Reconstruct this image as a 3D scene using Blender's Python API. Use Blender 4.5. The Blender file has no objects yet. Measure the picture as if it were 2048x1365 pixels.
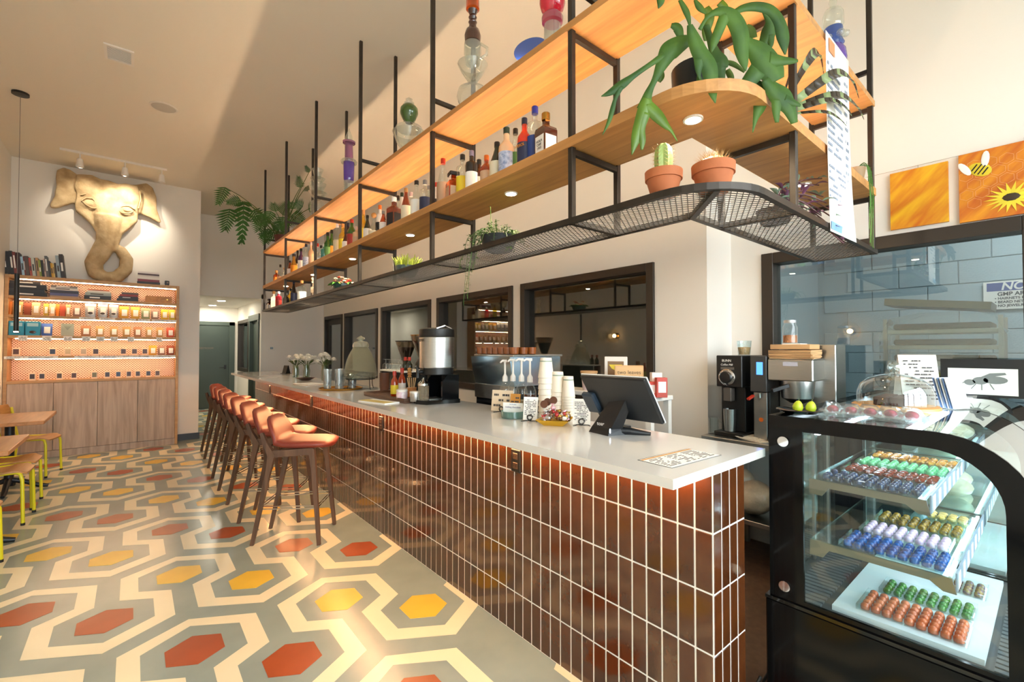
import bpy, math, random
from mathutils import Vector, Matrix
R = math.radians
random.seed(7)
sc = bpy.context.scene
col = sc.collection

# ---------------------------------------------------------------- camera
FPX, YAW, PITCH, EYE = 910.0, R(39.8), R(1.0), 1.454
cam_d = bpy.data.cameras.new('camera'); cam_d.sensor_width = 36.0; cam_d.lens = 36.0*FPX/2048.0
cam_d.clip_start = 0.05; cam_d.clip_end = 200
cam = bpy.data.objects.new('camera', cam_d); col.objects.link(cam)
cam.location = (0, 0, EYE); cam.rotation_euler = (R(90)+PITCH, 0, -YAW)
sc.camera = cam
# ---------------------------------------------------------------- daylight, exposure
world = bpy.data.worlds.new('overcast_sky'); sc.world = world; world.use_nodes = True
wbg = world.node_tree.nodes['Background']
wbg.inputs[0].default_value = (0.86, 0.93, 1.0, 1); wbg.inputs[1].default_value = 6.6
portal_d = bpy.data.lights.new('storefront_portal', 'AREA'); portal_d.shape = 'RECTANGLE'
portal_d.size = 4.7; portal_d.size_y = 3.3; portal_d.cycles.is_portal = True
portal = bpy.data.objects.new('storefront_portal', portal_d); col.objects.link(portal)
portal.location = (1.18, -2.16, 1.95); portal.rotation_euler = (R(90), 0, 0)
sun_d = bpy.data.lights.new('sun', 'SUN'); sun_d.energy = 3.0; sun_d.angle = R(1.5); sun_d.color = (1.0, .95, .87)
sun = bpy.data.objects.new('sun', sun_d); col.objects.link(sun); sun.location = (0, -8, 10); sun.rotation_euler = (R(31), 0, R(4))
sc.view_settings.view_transform = 'Standard'; sc.view_settings.look = 'None'
sc.view_settings.exposure = 0.9; sc.view_settings.gamma = 1.0; sc.view_settings.use_curve_mapping = False
cy = sc.cycles
cy.use_denoising = True; cy.max_bounces = 12; cy.diffuse_bounces = 8; cy.glossy_bounces = 4
cy.transmission_bounces = 6; cy.transparent_max_bounces = 40; cy.caustics_reflective = False; cy.caustics_refractive = False
cy.sample_clamp_indirect = 6.0; cy.sample_clamp_direct = 0.0

# ---------------------------------------------------------------- helpers
_c, _s = math.cos, math.sin
FW = Vector((_s(YAW)*_c(PITCH), _c(YAW)*_c(PITCH), _s(PITCH))); RT = Vector((_c(YAW), -_s(YAW), 0)); UP = RT.cross(FW)
def P(px, py, x=None, y=None, z=None):
    """point of the place on a known plane, measured in the photograph"""
    d = FW + RT*((px-1024)/FPX) + UP*((682.5-py)/FPX)
    t = x/d.x if x is not None else y/d.y if y is not None else (z-EYE)/d.z
    return Vector((0, 0, EYE)) + d*t
def lin(h):
    h = h.lstrip('#'); o = []
    for i in (0, 2, 4):
        v = int(h[i:i+2], 16)/255
        o.append(v/12.92 if v <= .04045 else ((v+.055)/1.055)**2.4)
    return tuple(o)
ORD = ['first','second','third','fourth','fifth','sixth','seventh','eighth','ninth','tenth','eleventh','twelfth','thirteenth','fourteenth','fifteenth','sixteenth','seventeenth','eighteenth','nineteenth','twentieth','twenty-first','twenty-second','twenty-third','twenty-fourth','twenty-fifth','twenty-sixth','twenty-seventh','twenty-eighth','twenty-ninth','thirtieth','thirty-first','thirty-second','thirty-third','thirty-fourth','thirty-fifth','thirty-sixth','thirty-seventh','thirty-eighth','thirty-ninth','fortieth','forty-first','forty-second','forty-third','forty-fourth','forty-fifth','forty-sixth','forty-seventh','forty-eighth','forty-ninth','fiftieth']
_mats = {}
def mat(name, hexc, rough=.5, metal=0., nz=0., nscale=6., bump=0., bscale=40., emit=0., coat=0., hex2=None, stretch=None, rnd=0., spec=.5, trans=0.):
    if name in _mats: return _mats[name]
    m = bpy.data.materials.new(name); m.use_nodes = True; nt = m.node_tree; b = nt.nodes['Principled BSDF']
    c = lin(hexc); b.inputs['Base Color'].default_value = (*c, 1); b.inputs['Roughness'].default_value = rough
    b.inputs['Metallic'].default_value = metal; b.inputs['Coat Weight'].default_value = coat; b.inputs['Specular IOR Level'].default_value = spec
    b.inputs['Coat Roughness'].default_value = .08
    if emit:
        b.inputs['Emission Color'].default_value = (*c, 1); b.inputs['Emission Strength'].default_value = emit
    vec = None
    if nz or bump:
        tc = nt.nodes.new('ShaderNodeTexCoord'); mp = nt.nodes.new('ShaderNodeMapping'); nt.links.new(tc.outputs['Object'], mp.inputs[0])
        if stretch: mp.inputs['Scale'].default_value = stretch
        vec = mp.outputs[0]
    if nz:
        n = nt.nodes.new('ShaderNodeTexNoise'); n.inputs['Scale'].default_value = nscale; n.inputs['Detail'].default_value = 5
        nt.links.new(vec, n.inputs['Vector'])
        r = nt.nodes.new('ShaderNodeValToRGB'); nt.links.new(n.outputs['Fac'], r.inputs[0])
        c2 = lin(hex2) if hex2 else tuple(x*(1-nz) for x in c)
        c1 = c if hex2 else tuple(min(1, x*(1+nz)) for x in c)
        r.color_ramp.elements[0].position = .32; r.color_ramp.elements[1].position = .68
        r.color_ramp.elements[0].color = (*c2, 1); r.color_ramp.elements[1].color = (*c1, 1)
        out = r.outputs[0]
        if rnd:
            oi = nt.nodes.new('ShaderNodeObjectInfo'); mr = nt.nodes.new('ShaderNodeMapRange')
            mr.inputs['To Min'].default_value = 1-rnd; mr.inputs['To Max'].default_value = 1+rnd
            nt.links.new(oi.outputs['Random'], mr.inputs[0])
            mx = nt.nodes.new('ShaderNodeVectorMath'); mx.operation = 'SCALE'
            nt.links.new(out, mx.inputs[0]); nt.links.new(mr.outputs[0], mx.inputs['Scale']); out = mx.outputs[0]
        nt.links.new(out, b.inputs['Base Color'])
    if bump:
        n2 = nt.nodes.new('ShaderNodeTexNoise'); n2.inputs['Scale'].default_value = bscale; n2.inputs['Detail'].default_value = 4
        nt.links.new(vec, n2.inputs['Vector'])
        bp = nt.nodes.new('ShaderNodeBump'); bp.inputs['Strength'].default_value = bump; bp.inputs['Distance'].default_value = .01
        nt.links.new(n2.outputs['Fac'], bp.inputs['Height']); nt.links.new(bp.outputs[0], b.inputs['Normal'])
    _mats[name] = m; return m
def glass(name, tint='#ffffff', base=.05, rough=.02, haze=0., body=None):
    """thin glass: tinted see-through with a facing-dependent mirror coat, optional milky part"""
    if name in _mats: return _mats[name]
    m = bpy.data.materials.new(name); m.use_nodes = True; nt = m.node_tree; nt.nodes.clear()
    o = nt.nodes.new('ShaderNodeOutputMaterial'); tr = nt.nodes.new('ShaderNodeBsdfTransparent'); gl = nt.nodes.new('ShaderNodeBsdfGlossy')
    tr.inputs[0].default_value = (*lin(tint), 1); gl.inputs['Roughness'].default_value = rough; gl.inputs[0].default_value = (1, 1, 1, 1)
    lw = nt.nodes.new('ShaderNodeLayerWeight'); lw.inputs[0].default_value = .5
    pw = nt.nodes.new('ShaderNodeMath'); pw.operation = 'POWER'; pw.inputs[1].default_value = 3.2; nt.links.new(lw.outputs['Facing'], pw.inputs[0])
    mr = nt.nodes.new('ShaderNodeMapRange'); mr.inputs['To Min'].default_value = base; mr.inputs['To Max'].default_value = .85; nt.links.new(pw.outputs[0], mr.inputs[0])
    mx = nt.nodes.new('ShaderNodeMixShader'); nt.links.new(mr.outputs[0], mx.inputs[0])
    src = tr.outputs[0]
    if haze:
        df = nt.nodes.new('ShaderNodeBsdfDiffuse'); df.inputs[0].default_value = (*lin(body or tint), 1)
        tl = nt.nodes.new('ShaderNodeBsdfTranslucent'); tl.inputs[0].default_value = (*lin(body or tint), 1)
        ms = nt.nodes.new('ShaderNodeMixShader'); ms.inputs[0].default_value = .5
        nt.links.new(df.outputs[0], ms.inputs[1]); nt.links.new(tl.outputs[0], ms.inputs[2])
        m2 = nt.nodes.new('ShaderNodeMixShader'); m2.inputs[0].default_value = haze
        nt.links.new(tr.outputs[0], m2.inputs[1]); nt.links.new(ms.outputs[0], m2.inputs[2]); src = m2.outputs[0]
    nt.links.new(src, mx.inputs[1]); nt.links.new(gl.outputs[0], mx.inputs[2]); nt.links.new(mx.outputs[0], o.inputs[0])
    _mats[name] = m; return m
def light_mat(name, hexc, strength):
    if name in _mats: return _mats[name]
    m = bpy.data.materials.new(name); m.use_nodes = True; nt = m.node_tree; nt.nodes.clear()
    o = nt.nodes.new('ShaderNodeOutputMaterial'); e = nt.nodes.new('ShaderNodeEmission')
    e.inputs[0].default_value = (*lin(hexc), 1); e.inputs[1].default_value = strength
    nt.links.new(e.outputs[0], o.inputs[0]); _mats[name] = m; return m
def wood(name, h1, h2, axis='y', rough=.45, scale=1.0, bump=.08):
    """oak-like grain running along one axis"""
    if name in _mats: return _mats[name]
    m = bpy.data.materials.new(name); m.use_nodes = True; nt = m.node_tree; b = nt.nodes['Principled BSDF']; b.inputs['Roughness'].default_value = rough
    tc = nt.nodes.new('ShaderNodeTexCoord'); mp = nt.nodes.new('ShaderNodeMapping'); nt.links.new(tc.outputs['Object'], mp.inputs[0])
    k = {'x': (.6, 9, 9), 'y': (9, .6, 9), 'z': (9, 9, .6)}[axis]; mp.inputs['Scale'].default_value = tuple(v*scale for v in k)
    n = nt.nodes.new('ShaderNodeTexNoise'); n.inputs['Scale'].default_value = 2.2; n.inputs['Detail'].default_value = 8; n.inputs['Distortion'].default_value = 1.1
    nt.links.new(mp.outputs[0], n.inputs['Vector'])
    r = nt.nodes.new('ShaderNodeValToRGB'); r.color_ramp.elements[0].position = .3; r.color_ramp.elements[1].position = .7
    r.color_ramp.elements[0].color = (*lin(h1), 1); r.color_ramp.elements[1].color = (*lin(h2), 1)
    nt.links.new(n.outputs['Fac'], r.inputs[0]); nt.links.new(r.outputs[0], b.inputs['Base Color'])
    bp = nt.nodes.new('ShaderNodeBump'); bp.inputs['Strength'].default_value = bump; bp.inputs['Distance'].default_value = .004
    nt.links.new(n.outputs['Fac'], bp.inputs['Height']); nt.links.new(bp.outputs[0], b.inputs['Normal'])
    _mats[name] = m; return m

class MB:
    def __init__(s): s.v = []; s.f = []; s.mi = []
    def add(s, vs, fs, mi=0):
        n = len(s.v); s.v += [tuple(p) for p in vs]; s.f += [tuple(i+n for i in f) for f in fs]; s.mi += [mi]*len(fs); return s
    def box(s, x0, y0, z0, x1, y1, z1, mi=0):
        return s.add([(x0,y0,z0),(x1,y0,z0),(x1,y1,z0),(x0,y1,z0),(x0,y0,z1),(x1,y0,z1),(x1,y1,z1),(x0,y1,z1)],
                     [(0,3,2,1),(4,5,6,7),(0,1,5,4),(1,2,6,5),(2,3,7,6),(3,0,4,7)], mi)
    def cbox(s, x0, y0, z0, x1, y1, z1, c=.004, mi=0):
        """box with chamfered edges"""
        X, Y, Z = (x0, x1), (y0, y1), (z0, z1); v = []; ix = {}
        for i in (0, 1):
            for j in (0, 1):
                for k in (0, 1):
                    a = (X[i], Y[j], Z[k]); q = (c*(1-2*i), c*(1-2*j), c*(1-2*k))
                    for ax in range(3):
                        p = list(a)
                        for t in range(3):
                            if t != ax: p[t] += q[t]
                        ix[i, j, k, ax] = len(v); v.append(p)
        f = []
        for ax in range(3):
            o1, o2 = [t for t in range(3) if t != ax]
            for sd in (0, 1):
                q = []
                for (u, w) in ((0, 0), (1, 0), (1, 1), (0, 1)):
                    t = [0, 0, 0]; t[ax] = sd; t[o1] = u; t[o2] = w; q.append(ix[t[0], t[1], t[2], ax])
                flip = (sd == 0) ^ (ax == 1)
                f.append(tuple(q[::-1] if flip else q))
            for u in (0, 1):
                for w in (0, 1):
                    t0 = [0, 0, 0]; t0[o1] = u; t0[o2] = w; t1 = list(t0); t1[ax] = 1
                    q = [ix[(*t0, o1)], ix[(*t1, o1)], ix[(*t1, o2)], ix[(*t0, o2)]]
                    f.append(tuple(q))
        for i in (0, 1):
            for j in (0, 1):
                for k in (0, 1): f.append((ix[i,j,k,0], ix[i,j,k,1], ix[i,j,k,2]))
        return s.add(v, f, mi)
    def lathe(s, prof, n=16, c=(0, 0, 0), mi=0, sx=1, sy=1, closed=True):
        v = []; f = []
        for (r, z) in prof:
            for i in range(n):
                a = 2*math.pi*i/n; v.append((c[0]+sx*r*_c(a), c[1]+sy*r*_s(a), c[2]+z))
        for k in range(len(prof)-1):
            for i in range(n):
                j = (i+1) % n; f.append((k*n+i, k*n+j, (k+1)*n+j, (k+1)*n+i))
        if closed:
            if prof[0][0] > 1e-5: f.append(tuple(range(n))[::-1])
            if prof[-1][0] > 1e-5: f.append(tuple(range((len(prof)-1)*n, len(prof)*n)))
        return s.add(v, f, mi)
    def cyl(s, p, q, r, r2=None, n=10, mi=0): return s.tube([p, q], [r, r if r2 is None else r2], n, mi)
    def tube(s, pts, rad, n=6, mi=0, loop=False):
        pts = [Vector(p) for p in pts]; m = len(pts); rad = [rad]*m if isinstance(rad, (int, float)) else rad
        v = []; f = []; up = None
        for i, p in enumerate(pts):
            if loop: t = pts[(i+1) % m]-pts[i-1]
            else: t = (pts[min(i+1, m-1)]-pts[max(i-1, 0)])
            t = t.normalized() if t.length > 1e-9 else Vector((0, 0, 1))
            if up is None:
                up = Vector((0, 0, 1)) if abs(t.z) < .9 else Vector((1, 0, 0))
            a = t.cross(up); a.normalize(); b = a.cross(t); up = b
            for k in range(n):
                an = 2*math.pi*(k+.5)/n; v.append(p+(a*_c(an)+b*_s(an))*rad[i])
        for i in range(m if loop else m-1):
            i2 = (i+1) % m
            for k in range(n):
                k2 = (k+1) % n; f.append((i*n+k, i*n+k2, i2*n+k2, i2*n+k))
        if not loop: f += [tuple(range(n))[::-1], tuple(range((m-1)*n, m*n))]
        return s.add(v, f, mi)
    def beam(s, p, q, w, h, mi=0, up=(0, 0, 1)):
        p = Vector(p); q = Vector(q); t = (q-p).normalized(); up = Vector(up)
        if abs(t.dot(up)) > .98: up = Vector((1, 0, 0))
        a = t.cross(up).normalized(); b = a.cross(t).normalized(); v = []
        for o in (p, q):
            for (i, j) in ((-1,-1),(1,-1),(1,1),(-1,1)): v.append(o+a*(i*w/2)+b*(j*h/2))
        return s.add(v, [(0,1,2,3)[::-1],(4,5,6,7),(0,1,5,4),(1,2,6,5),(2,3,7,6),(3,0,4,7)], mi)
    def prism(s, poly, lo, hi, ax='z', mi=0):
        n = len(poly); v = []
        for h in (lo, hi):
            for (a, b) in poly: v.append((a, b, h) if ax == 'z' else (a, h, b) if ax == 'y' else (h, a, b))
        f = [tuple(range(n))[::-1], tuple(range(n, 2*n))]+[(i, (i+1) % n, n+(i+1) % n, n+i) for i in range(n)]
        if ax == 'y': f = [t[::-1] for t in f]
        return s.add(v, f, mi)
    def ball(s, c, r, n=10, m=6, sc3=(1, 1, 1), mi=0):
        prof = [(max(1e-6, r*_s(math.pi*i/m)), -r*_c(math.pi*i/m)*sc3[2]) for i in range(m+1)]
        return s.lathe(prof, n, c, mi, sc3[0], sc3[1], closed=False)
    def sheet(s, rows, mi=0):
        n = len(rows[0]); v = [p for r in rows for p in r]
        f = [(i*n+k, i*n+k+1, (i+1)*n+k+1, (i+1)*n+k) for i in range(len(rows)-1) for k in range(n-1)]
        return s.add(v, f, mi)
    def mesh(s, name, mats, smooth=None):
        me = bpy.data.meshes.new(name); me.from_pydata(s.v, [], s.f)
        mats = mats if isinstance(mats, (list, tuple)) else [mats]
        for m in mats: me.materials.append(m)
        if len(mats) > 1: me.polygons.foreach_set('material_index', s.mi)
        if smooth:
            me.polygons.foreach_set('use_smooth', [True]*len(me.polygons)); me.update(); me.set_sharp_from_angle(angle=R(smooth))
        me.update(); return me
    def build(s, name, mats, parent=None, smooth=None, loc=None, rot=None, label=None):
        o = bpy.data.objects.new(name, s.mesh(name, mats, smooth)); col.objects.link(o)
        if parent is not None: o.parent = parent
        if loc is not None: o.location = loc
        if rot is not None: o.rotation_euler = rot
        if label: o['label'] = label
        return o
def inst(name, me, parent=None, loc=(0, 0, 0), rot=(0, 0, 0), scale=None):
    o = bpy.data.objects.new(name, me); col.objects.link(o); o.parent = parent; o.location = loc; o.rotation_euler = rot
    if scale: o.scale = scale
    return o
def tag(o, label, cat, group=None):
    o['label'] = label; o['category'] = cat
    if group: o['group'] = group
    return o
def thing(name, label, cat, loc=(0, 0, 0), rz=0., group=None, rot=None):
    o = bpy.data.objects.new(name, None); col.objects.link(o); o.empty_display_size = .1
    o.location = loc; o.rotation_euler = rot or (0, 0, rz); return tag(o, label, cat, group)
def struct(o): o['kind'] = 'structure'; return o
def dup(o, parent=None):
    c = o.copy(); col.objects.link(c); c.parent = parent
    for ch in list(o.children): dup(ch, c)
    return c
def text(name, body, size, material, parent, loc, rot, align='CENTER', ext=.0004, sx=1., shear=0., bold=0.):
    cu = bpy.data.curves.new(name, 'FONT'); cu.body = body; cu.size = size; cu.extrude = ext; cu.align_x = align; cu.align_y = 'CENTER'; cu.shear = shear; cu.offset = bold
    t = bpy.data.objects.new(name, cu); col.objects.link(t)
    dg = bpy.context.evaluated_depsgraph_get(); me = bpy.data.meshes.new_from_object(t.evaluated_get(dg))
    bpy.data.objects.remove(t); bpy.data.curves.remove(cu); me.materials.clear(); me.materials.append(material)
    o = bpy.data.objects.new(name, me); col.objects.link(o); o.parent = parent; o.location = loc; o.rotation_euler = rot; o.scale = (sx, 1, 1)
    return o
def scribble(w, h, rows, seed, mi=0, z=.0006, wob=.7, left=None):
    """rows of printed line marks, centred on the origin in the xy plane"""
    rd = random.Random(seed); b = MB(); dy = h/rows
    for i in range(rows):
        y = h/2-dy*(i+.5); x = -w/2
        while x < w/2-.1*w:
            l = min(w*rd.uniform(.06, .22), w/2-x); 
            if rd.random() < wob: b.box(x, y-dy*.2, 0, x+l*.85, y+dy*.2, z, mi)
            x += l
    return b

# ---------------------------------------------------------------- materials
WHITE = mat('white_paint', '#e9e5de', .75, bump=.05, bscale=180)
CEIL = mat('ceiling_paint', '#e8e2d6', .8, bump=.04, bscale=120)
BLACKM = mat('blackened_steel', '#3a332d', .42, .55, nz=.25, nscale=9)
BLACK = mat('black_plastic', '#121212', .4)
GLOSSBLACK = mat('gloss_black', '#060606', .08)
STEEL = mat('brushed_steel', '#b9b9b6', .28, 1., nz=.06, nscale=14, stretch=(1, 1, 30))
CHROME = mat('chrome', '#d8d8d8', .08, 1.)
BRASS = mat('brass', '#b8893f', .25, 1.)
OAK = wood('shelf_oak', '#a87642', '#cb9355', 'y', .5)
OAKZ = wood('cabinet_oak', '#a08a78', '#c4ac98', 'z', .55)
OAKX = wood('bookcase_oak', '#b08555', '#c59c6c', 'x', .5)
WALNUT = wood('walnut_stain', '#4a362a', '#664c3a', 'z', .45)
TABLEW = wood('table_wood', '#9a6a3c', '#b98450', 'y', .35)
PAPER = mat('paper_white', '#f1efe9', .7)
KRAFT = mat('kraft_paper', '#c49a6a', .75, nz=.08)
INK = mat('ink', '#4d4a48', .7)
CLEAR = glass('clear_glass', '#fbfdfc', .06)
PLASTIC = glass('clear_acrylic', '#f4fafa', .07, .04, haze=.04, body='#ffffff')
TERRA = mat('terracotta', '#b5683f', .8, nz=.12, nscale=8, bump=.1)
LEAF = mat('leaf_green', '#3f7a2a', .45, nz=.2, nscale=10)
STEM = mat('stem_green', '#5b6a30', .6)
SOIL = mat('soil', '#3a2b20', .9, nz=.2)
# ================================================================ setting
XL, XB, XR = -1.28, 3.25, 3.64
FG = mat('floor_grey_paint', '#8e9b95', .22, nz=.07, nscale=3.5, bump=.02, bscale=60)
FC = mat('floor_cream_paint', '#e8dfbf', .22, nz=.035, nscale=3, bump=.02, bscale=60)
FY = mat('floor_yellow_paint', '#e0b942', .3, nz=.06, nscale=4)
FO = mat('floor_rust_paint', '#9c4a28', .3, nz=.1, nscale=4, rnd=.12)
floor = struct(MB().box(XL-.1, -2.4, -.1, 3.8, 13.3, 0).build('floor', FG))
PX, PY, X0, Y0 = .688, .955, .247, 3.644
BP = [(-.139,-.25),(-.29,-.158),(-.29,.165),(0,.322),(.29,.158),(.29,-.165),(.139,-.26),(.139,-.475),(.344,-.602),(.549,-.48),(.549,-.25)]
BQ = [(-.052,-.2),(-.205,-.105),(-.205,.112),(0,.242),(.205,.112),(.205,-.11),(.052,-.205),(.052,-.528),(.344,-.708),(.636,-.535),(.636,-.2)]
hexm = {}
for nm, m in (('yellow', FY), ('rust', FO)):
    hexm[nm] = MB().prism([(.133*_s(R(60*k)), .133*_c(R(60*k))) for k in range(6)][::-1], .0004, .0014).mesh('painted_hexagon', m)
def on_floor(x, y):
    if y < .62: return -1.45 < x < 3.9
    if y > 9.0: return .5 < x < 2.2
    return -1.45 < x < 1.75
for j in range(-6, 11):
    b = MB()
    for i in range(-4, 6):
        cx, cyy = X0+i*PX, Y0+j*PY
        if not on_floor(cx+.17, cyy-.2): continue
        for k in range(len(BP)-1):
            q = [BP[k], BP[k+1], BQ[k+1], BQ[k]]
            b.add([(cx+a, cyy+c, .0008) for a, c in q], [(3, 2, 1, 0)])
        for dx, dy in ((0, 0), (.344, -.37)):
            if on_floor(cx+dx, cyy+dy): inst('painted_hexagon', hexm['yellow' if (i+j) % 2 == 0 else 'rust'], floor, (cx+dx, cyy+dy, 0))
    if b.f: b.build('painted_band', FC, floor)
struct(MB().box(1.755, .60, .0, XR, 10.45, .006).build('floor_service', mat('service_floor', '#6b5140', .6, nz=.15, nscale=30)))
struct(MB().box(XL-.1, -2.4, 4.04, 3.8, 10.6, 4.14).build('ceiling', CEIL))
struct(MB().box(.83, 10.45, 2.48, 2.1, 13.3, 2.58).build('ceiling_hall', WHITE))
struct(MB().box(XL-.12, -2.4, 0, XL, 13.3, 4.04).build('wall_left', WHITE))
struct(MB().box(XL, 8.95, 0, .83, 13.3, 4.04).build('wall_bookcase', WHITE))
struct(MB().box(.83, 10.45, 2.58, 2.015, 10.6, 4.04).build('wall_header', WHITE))
struct(MB().box(2.015, 10.45, 0, XB+.12, 10.57, 4.04).box(2.015, 10.57, 0, 2.1, 10.6, 2.48).box(2.015, 11.62, 0, 2.1, 13.3, .92).box(2.015, 11.62, 2.14, 2.1, 13.3, 2.48).box(2.015, 10.6, 2.16, 2.1, 11.62, 2.48).box(2.015, 13.02, .92, 2.1, 13.3, 2.14).build('wall_far', WHITE))
struct(MB().box(.83, 13.18, 0, 2.1, 13.3, 2.48).build('wall_hall_end', WHITE))
# window wall behind the bar
WINS = [(7.52, 9.12), (5.69, 7.37), (3.88, 5.52), (2.09, 3.74)]
DOOR = (9.24, 10.33); ZT, ZS = 2.16, .95
b = MB().box(XB, 1.653, ZT, XB+.12, 10.45, 4.04)
ys = sorted([1.653, 10.45]+[v for w in WINS for v in w]+list(DOOR))
for k in range(0, len(ys), 2): b.box(XB, ys[k], 0, XB+.12, ys[k+1], ZT)
for w in WINS: b.box(XB, w[0], 0, XB+.12, w[1], ZS)
b.box(XB+.12, 1.653, 0, XR+.12, 1.77, 4.04)
struct(b.build('wall_windows', WHITE))
RW = (.035, 1.42); RZS = .9
b = MB().box(XR, -2.4, 2.165, XR+.12, 1.653, 4.04).box(XR, -2.4, 0, XR+.12, RW[0], 2.165).box(XR, RW[1], 0, XR+.12, 1.653, 2.165).box(XR, RW[0], 0, XR+.12, RW[1], RZS)
struct(b.build('wall_right', WHITE))
# storefront wall behind the photographer
b = MB().box(XL, -2.4, 0, XR, -2.2, .3).box(XL, -2.4, 3.62, XR, -2.2, 4.04).box(XL, -2.4, .3, -1.15, -2.2, 3.62).box(3.52, -2.4, .3, XR, -2.2, 3.62)
struct(b.build('wall_front', WHITE))
FRAME = mat('window_bronze', '#352d26', .45, .3)
b = MB()
for x in (-1.15, 0., 1.16, 2.32, 3.46): b.box(x, -2.36, .3, x+.06, -2.26, 3.62)
for z in (.3, 2.5, 3.56): b.box(-1.15, -2.36, z, 3.52, -2.26, z+.06)
w5 = struct(b.build('window_6', FRAME)); MB().box(-1.15, -2.315, .3, 3.52, -2.311, 3.62).build('pane', CLEAR, w5)
struct(MB().box(-30, -40, -.12, 30, -2.4, -.02).build('ground', mat('pavement', '#8d8b86', .9, nz=.1)))
WGLASS = glass('window_glass', '#eef4f2', .09, .005)
def window(n, X, y0, y1, z0, z1, fr=.07):
    b = MB()
    for a in ((y0, z0, y0+fr, z1), (y1-fr, z0, y1, z1), (y0+fr, z1-fr, y1-fr, z1), (y0+fr, z0, y1-fr, z0+fr)): b.cbox(X-.022, a[0], a[1], X+.125, a[2], a[3], .003)
    w = struct(b.build('window_%d' % n, FRAME))
    MB().box(X+.055, y0+fr, z0+fr, X+.062, y1-fr, z1-fr).build('pane', WGLASS, w)
    return w
for n, (a, c) in enumerate(WINS): window(n+1, XB, a, c, ZS, ZT)
window(5, XR, RW[0], RW[1], RZS, 2.165, .08)
b = MB(); y0, y1 = DOOR
for a in ((y0, 0, y0+.06, ZT), (y1-.06, 0, y1, ZT), (y0+.06, ZT-.07, y1-.06, ZT)): b.cbox(XB-.022, a[0], a[1], XB+.125, a[2], a[3], .003)
d1 = struct(b.build('door_1', FRAME))
b = MB().box(XB+.03, y0+.06, .01, XB+.075, y0+.17, ZT-.07).box(XB+.03, y1-.17, .01, XB+.075, y1-.06, ZT-.07).box(XB+.03, y0+.17, ZT-.19, XB+.075, y1-.17, ZT-.07).box(XB+.03, y0+.17, .01, XB+.075, y1-.17, .25)
b.build('door_leaf', FRAME, d1); MB().box(XB+.05, y0+.17, .25, XB+.056, y1-.17, ZT-.19).build('pane', WGLASS, d1)
# rooms behind the glass
DKW = mat('kitchen_wall', '#6d706b', .8, nz=.05)
struct(MB().box(6.2, 1.77, 0, 6.3, 10.57, 3.2).box(XB+.12, 10.47, 0, 6.3, 10.57, 3.2).box(XR+.12, 1.68, 0, 6.3, 1.77, 3.2).build('wall_kitchen', DKW))
struct(MB().box(XB+.12, 1.7, 3.0, 6.3, 10.57, 3.1).build('ceiling_kitchen', DKW)); struct(MB().box(XB+.12, 1.7, -.1, 6.3, 10.57, 0).build('floor_kitchen', mat('kitchen_floor', '#5a5753', .6)))
BLOCK = mat('block_wall_paint', '#a9bcc4', .6, bump=.25, bscale=70)
b = MB().box(5.5, -2.4, 0, 5.6, 1.7, 3.2).box(XR+.12, -2.4, 0, 5.6, -2.3, 3.2).box(XR+.12, 1.6, 0, 5.6, 1.68, 3.2)
wk = struct(b.build('wall_bakery', mat('block_joint', '#a3b6be', .8)))
bm_ = MB().cbox(-.012, .0, .0, 0, .394, .194, .004).mesh('block', BLOCK)
for r in range(15):
    for c in range(10):
        y = -2.25+c*.4+(r % 2)*.2
        if y+.39 < 1.6: inst('block', bm_, wk, (5.5, y, .02+r*.2, ))
struct(MB().box(XR+.12, -2.4, 3.0, 5.6, 1.7, 3.1).build('ceiling_bakery', WHITE)); struct(MB().box(XR+.12, -2.4, -.1, 5.6, 1.7, 0).build('floor_bakery', mat('kitchen_floor2', '#6a6763', .6)))
lt = thing('added_light_panel', 'added unseen light panel brightening the bakery room behind the right window', 'ceiling light', (4.6, -.3, 3.0))  # unseen panel added to brighten the room behind the glass
MB().box(-.32, -.62, -.035, .32, .62, 0).build('housing', WHITE, lt); MB().box(-.29, -.59, -.04, .29, .59, -.036).build('diffuser', light_mat('panel_glow', '#f2f8ff', 8), lt)
# hall doors
DG = mat('dark_green_paint', '#39453f', .45); DG2 = mat('dark_green_trim', '#434f49', .45)
b = MB().cbox(.9, 13.13, 0, .98, 13.2, 2.12, .004).cbox(1.83, 13.13, 0, 1.95, 13.2, 2.12, .004).cbox(.9, 13.13, 2.03, 1.95, 13.2, 2.12, .004)
d2 = struct(b.build('door_2', DG2)); MB().cbox(.98, 13.15, .01, 1.83, 13.19, 2.03, .003).build('door_leaf', DG, d2)
h = MB().cyl((1.75, 13.15, 1.0), (1.75, 13.09, 1.0), .012).cyl((1.75, 13.1, 1.0), (1.62, 13.1, 1.0), .01).box(1.725, 13.135, .96, 1.775, 13.15, 1.06).build('door_handle', BLACK, d2)
text('lettering', 'RESTROOM', .055, mat('sign_bronze', '#7b6a58', .5), d2, (1.36, 13.147, 1.47), (R(90), 0, 0))
b = MB().cbox(1.99, 10.6, 0, 2.13, 10.7, 2.16, .004).cbox(1.99, 11.52, 0, 2.13, 11.62, 2.16, .004).cbox(1.985, 10.56, 2.06, 2.13, 11.66, 2.19, .004)
d3 = struct(b.build('door_3', DG2)); MB().box(2.07, 10.7, .01, 2.11, 11.52, 2.06).build('door_leaf', DG, d3)
b = MB()
for a in ((11.68, .92, 11.76, 2.14), (12.94, .92, 13.02, 2.14), (11.76, 2.06, 12.94, 2.14), (11.76, .92, 12.94, 1.0)): b.cbox(1.99, a[0], a[1], 2.1, a[2], a[3], .003)
w7 = struct(b.build('window_7', FRAME)); MB().box(2.05, 11.76, 1.0, 2.055, 12.94, 2.06).build('pane', WGLASS, w7)
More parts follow.
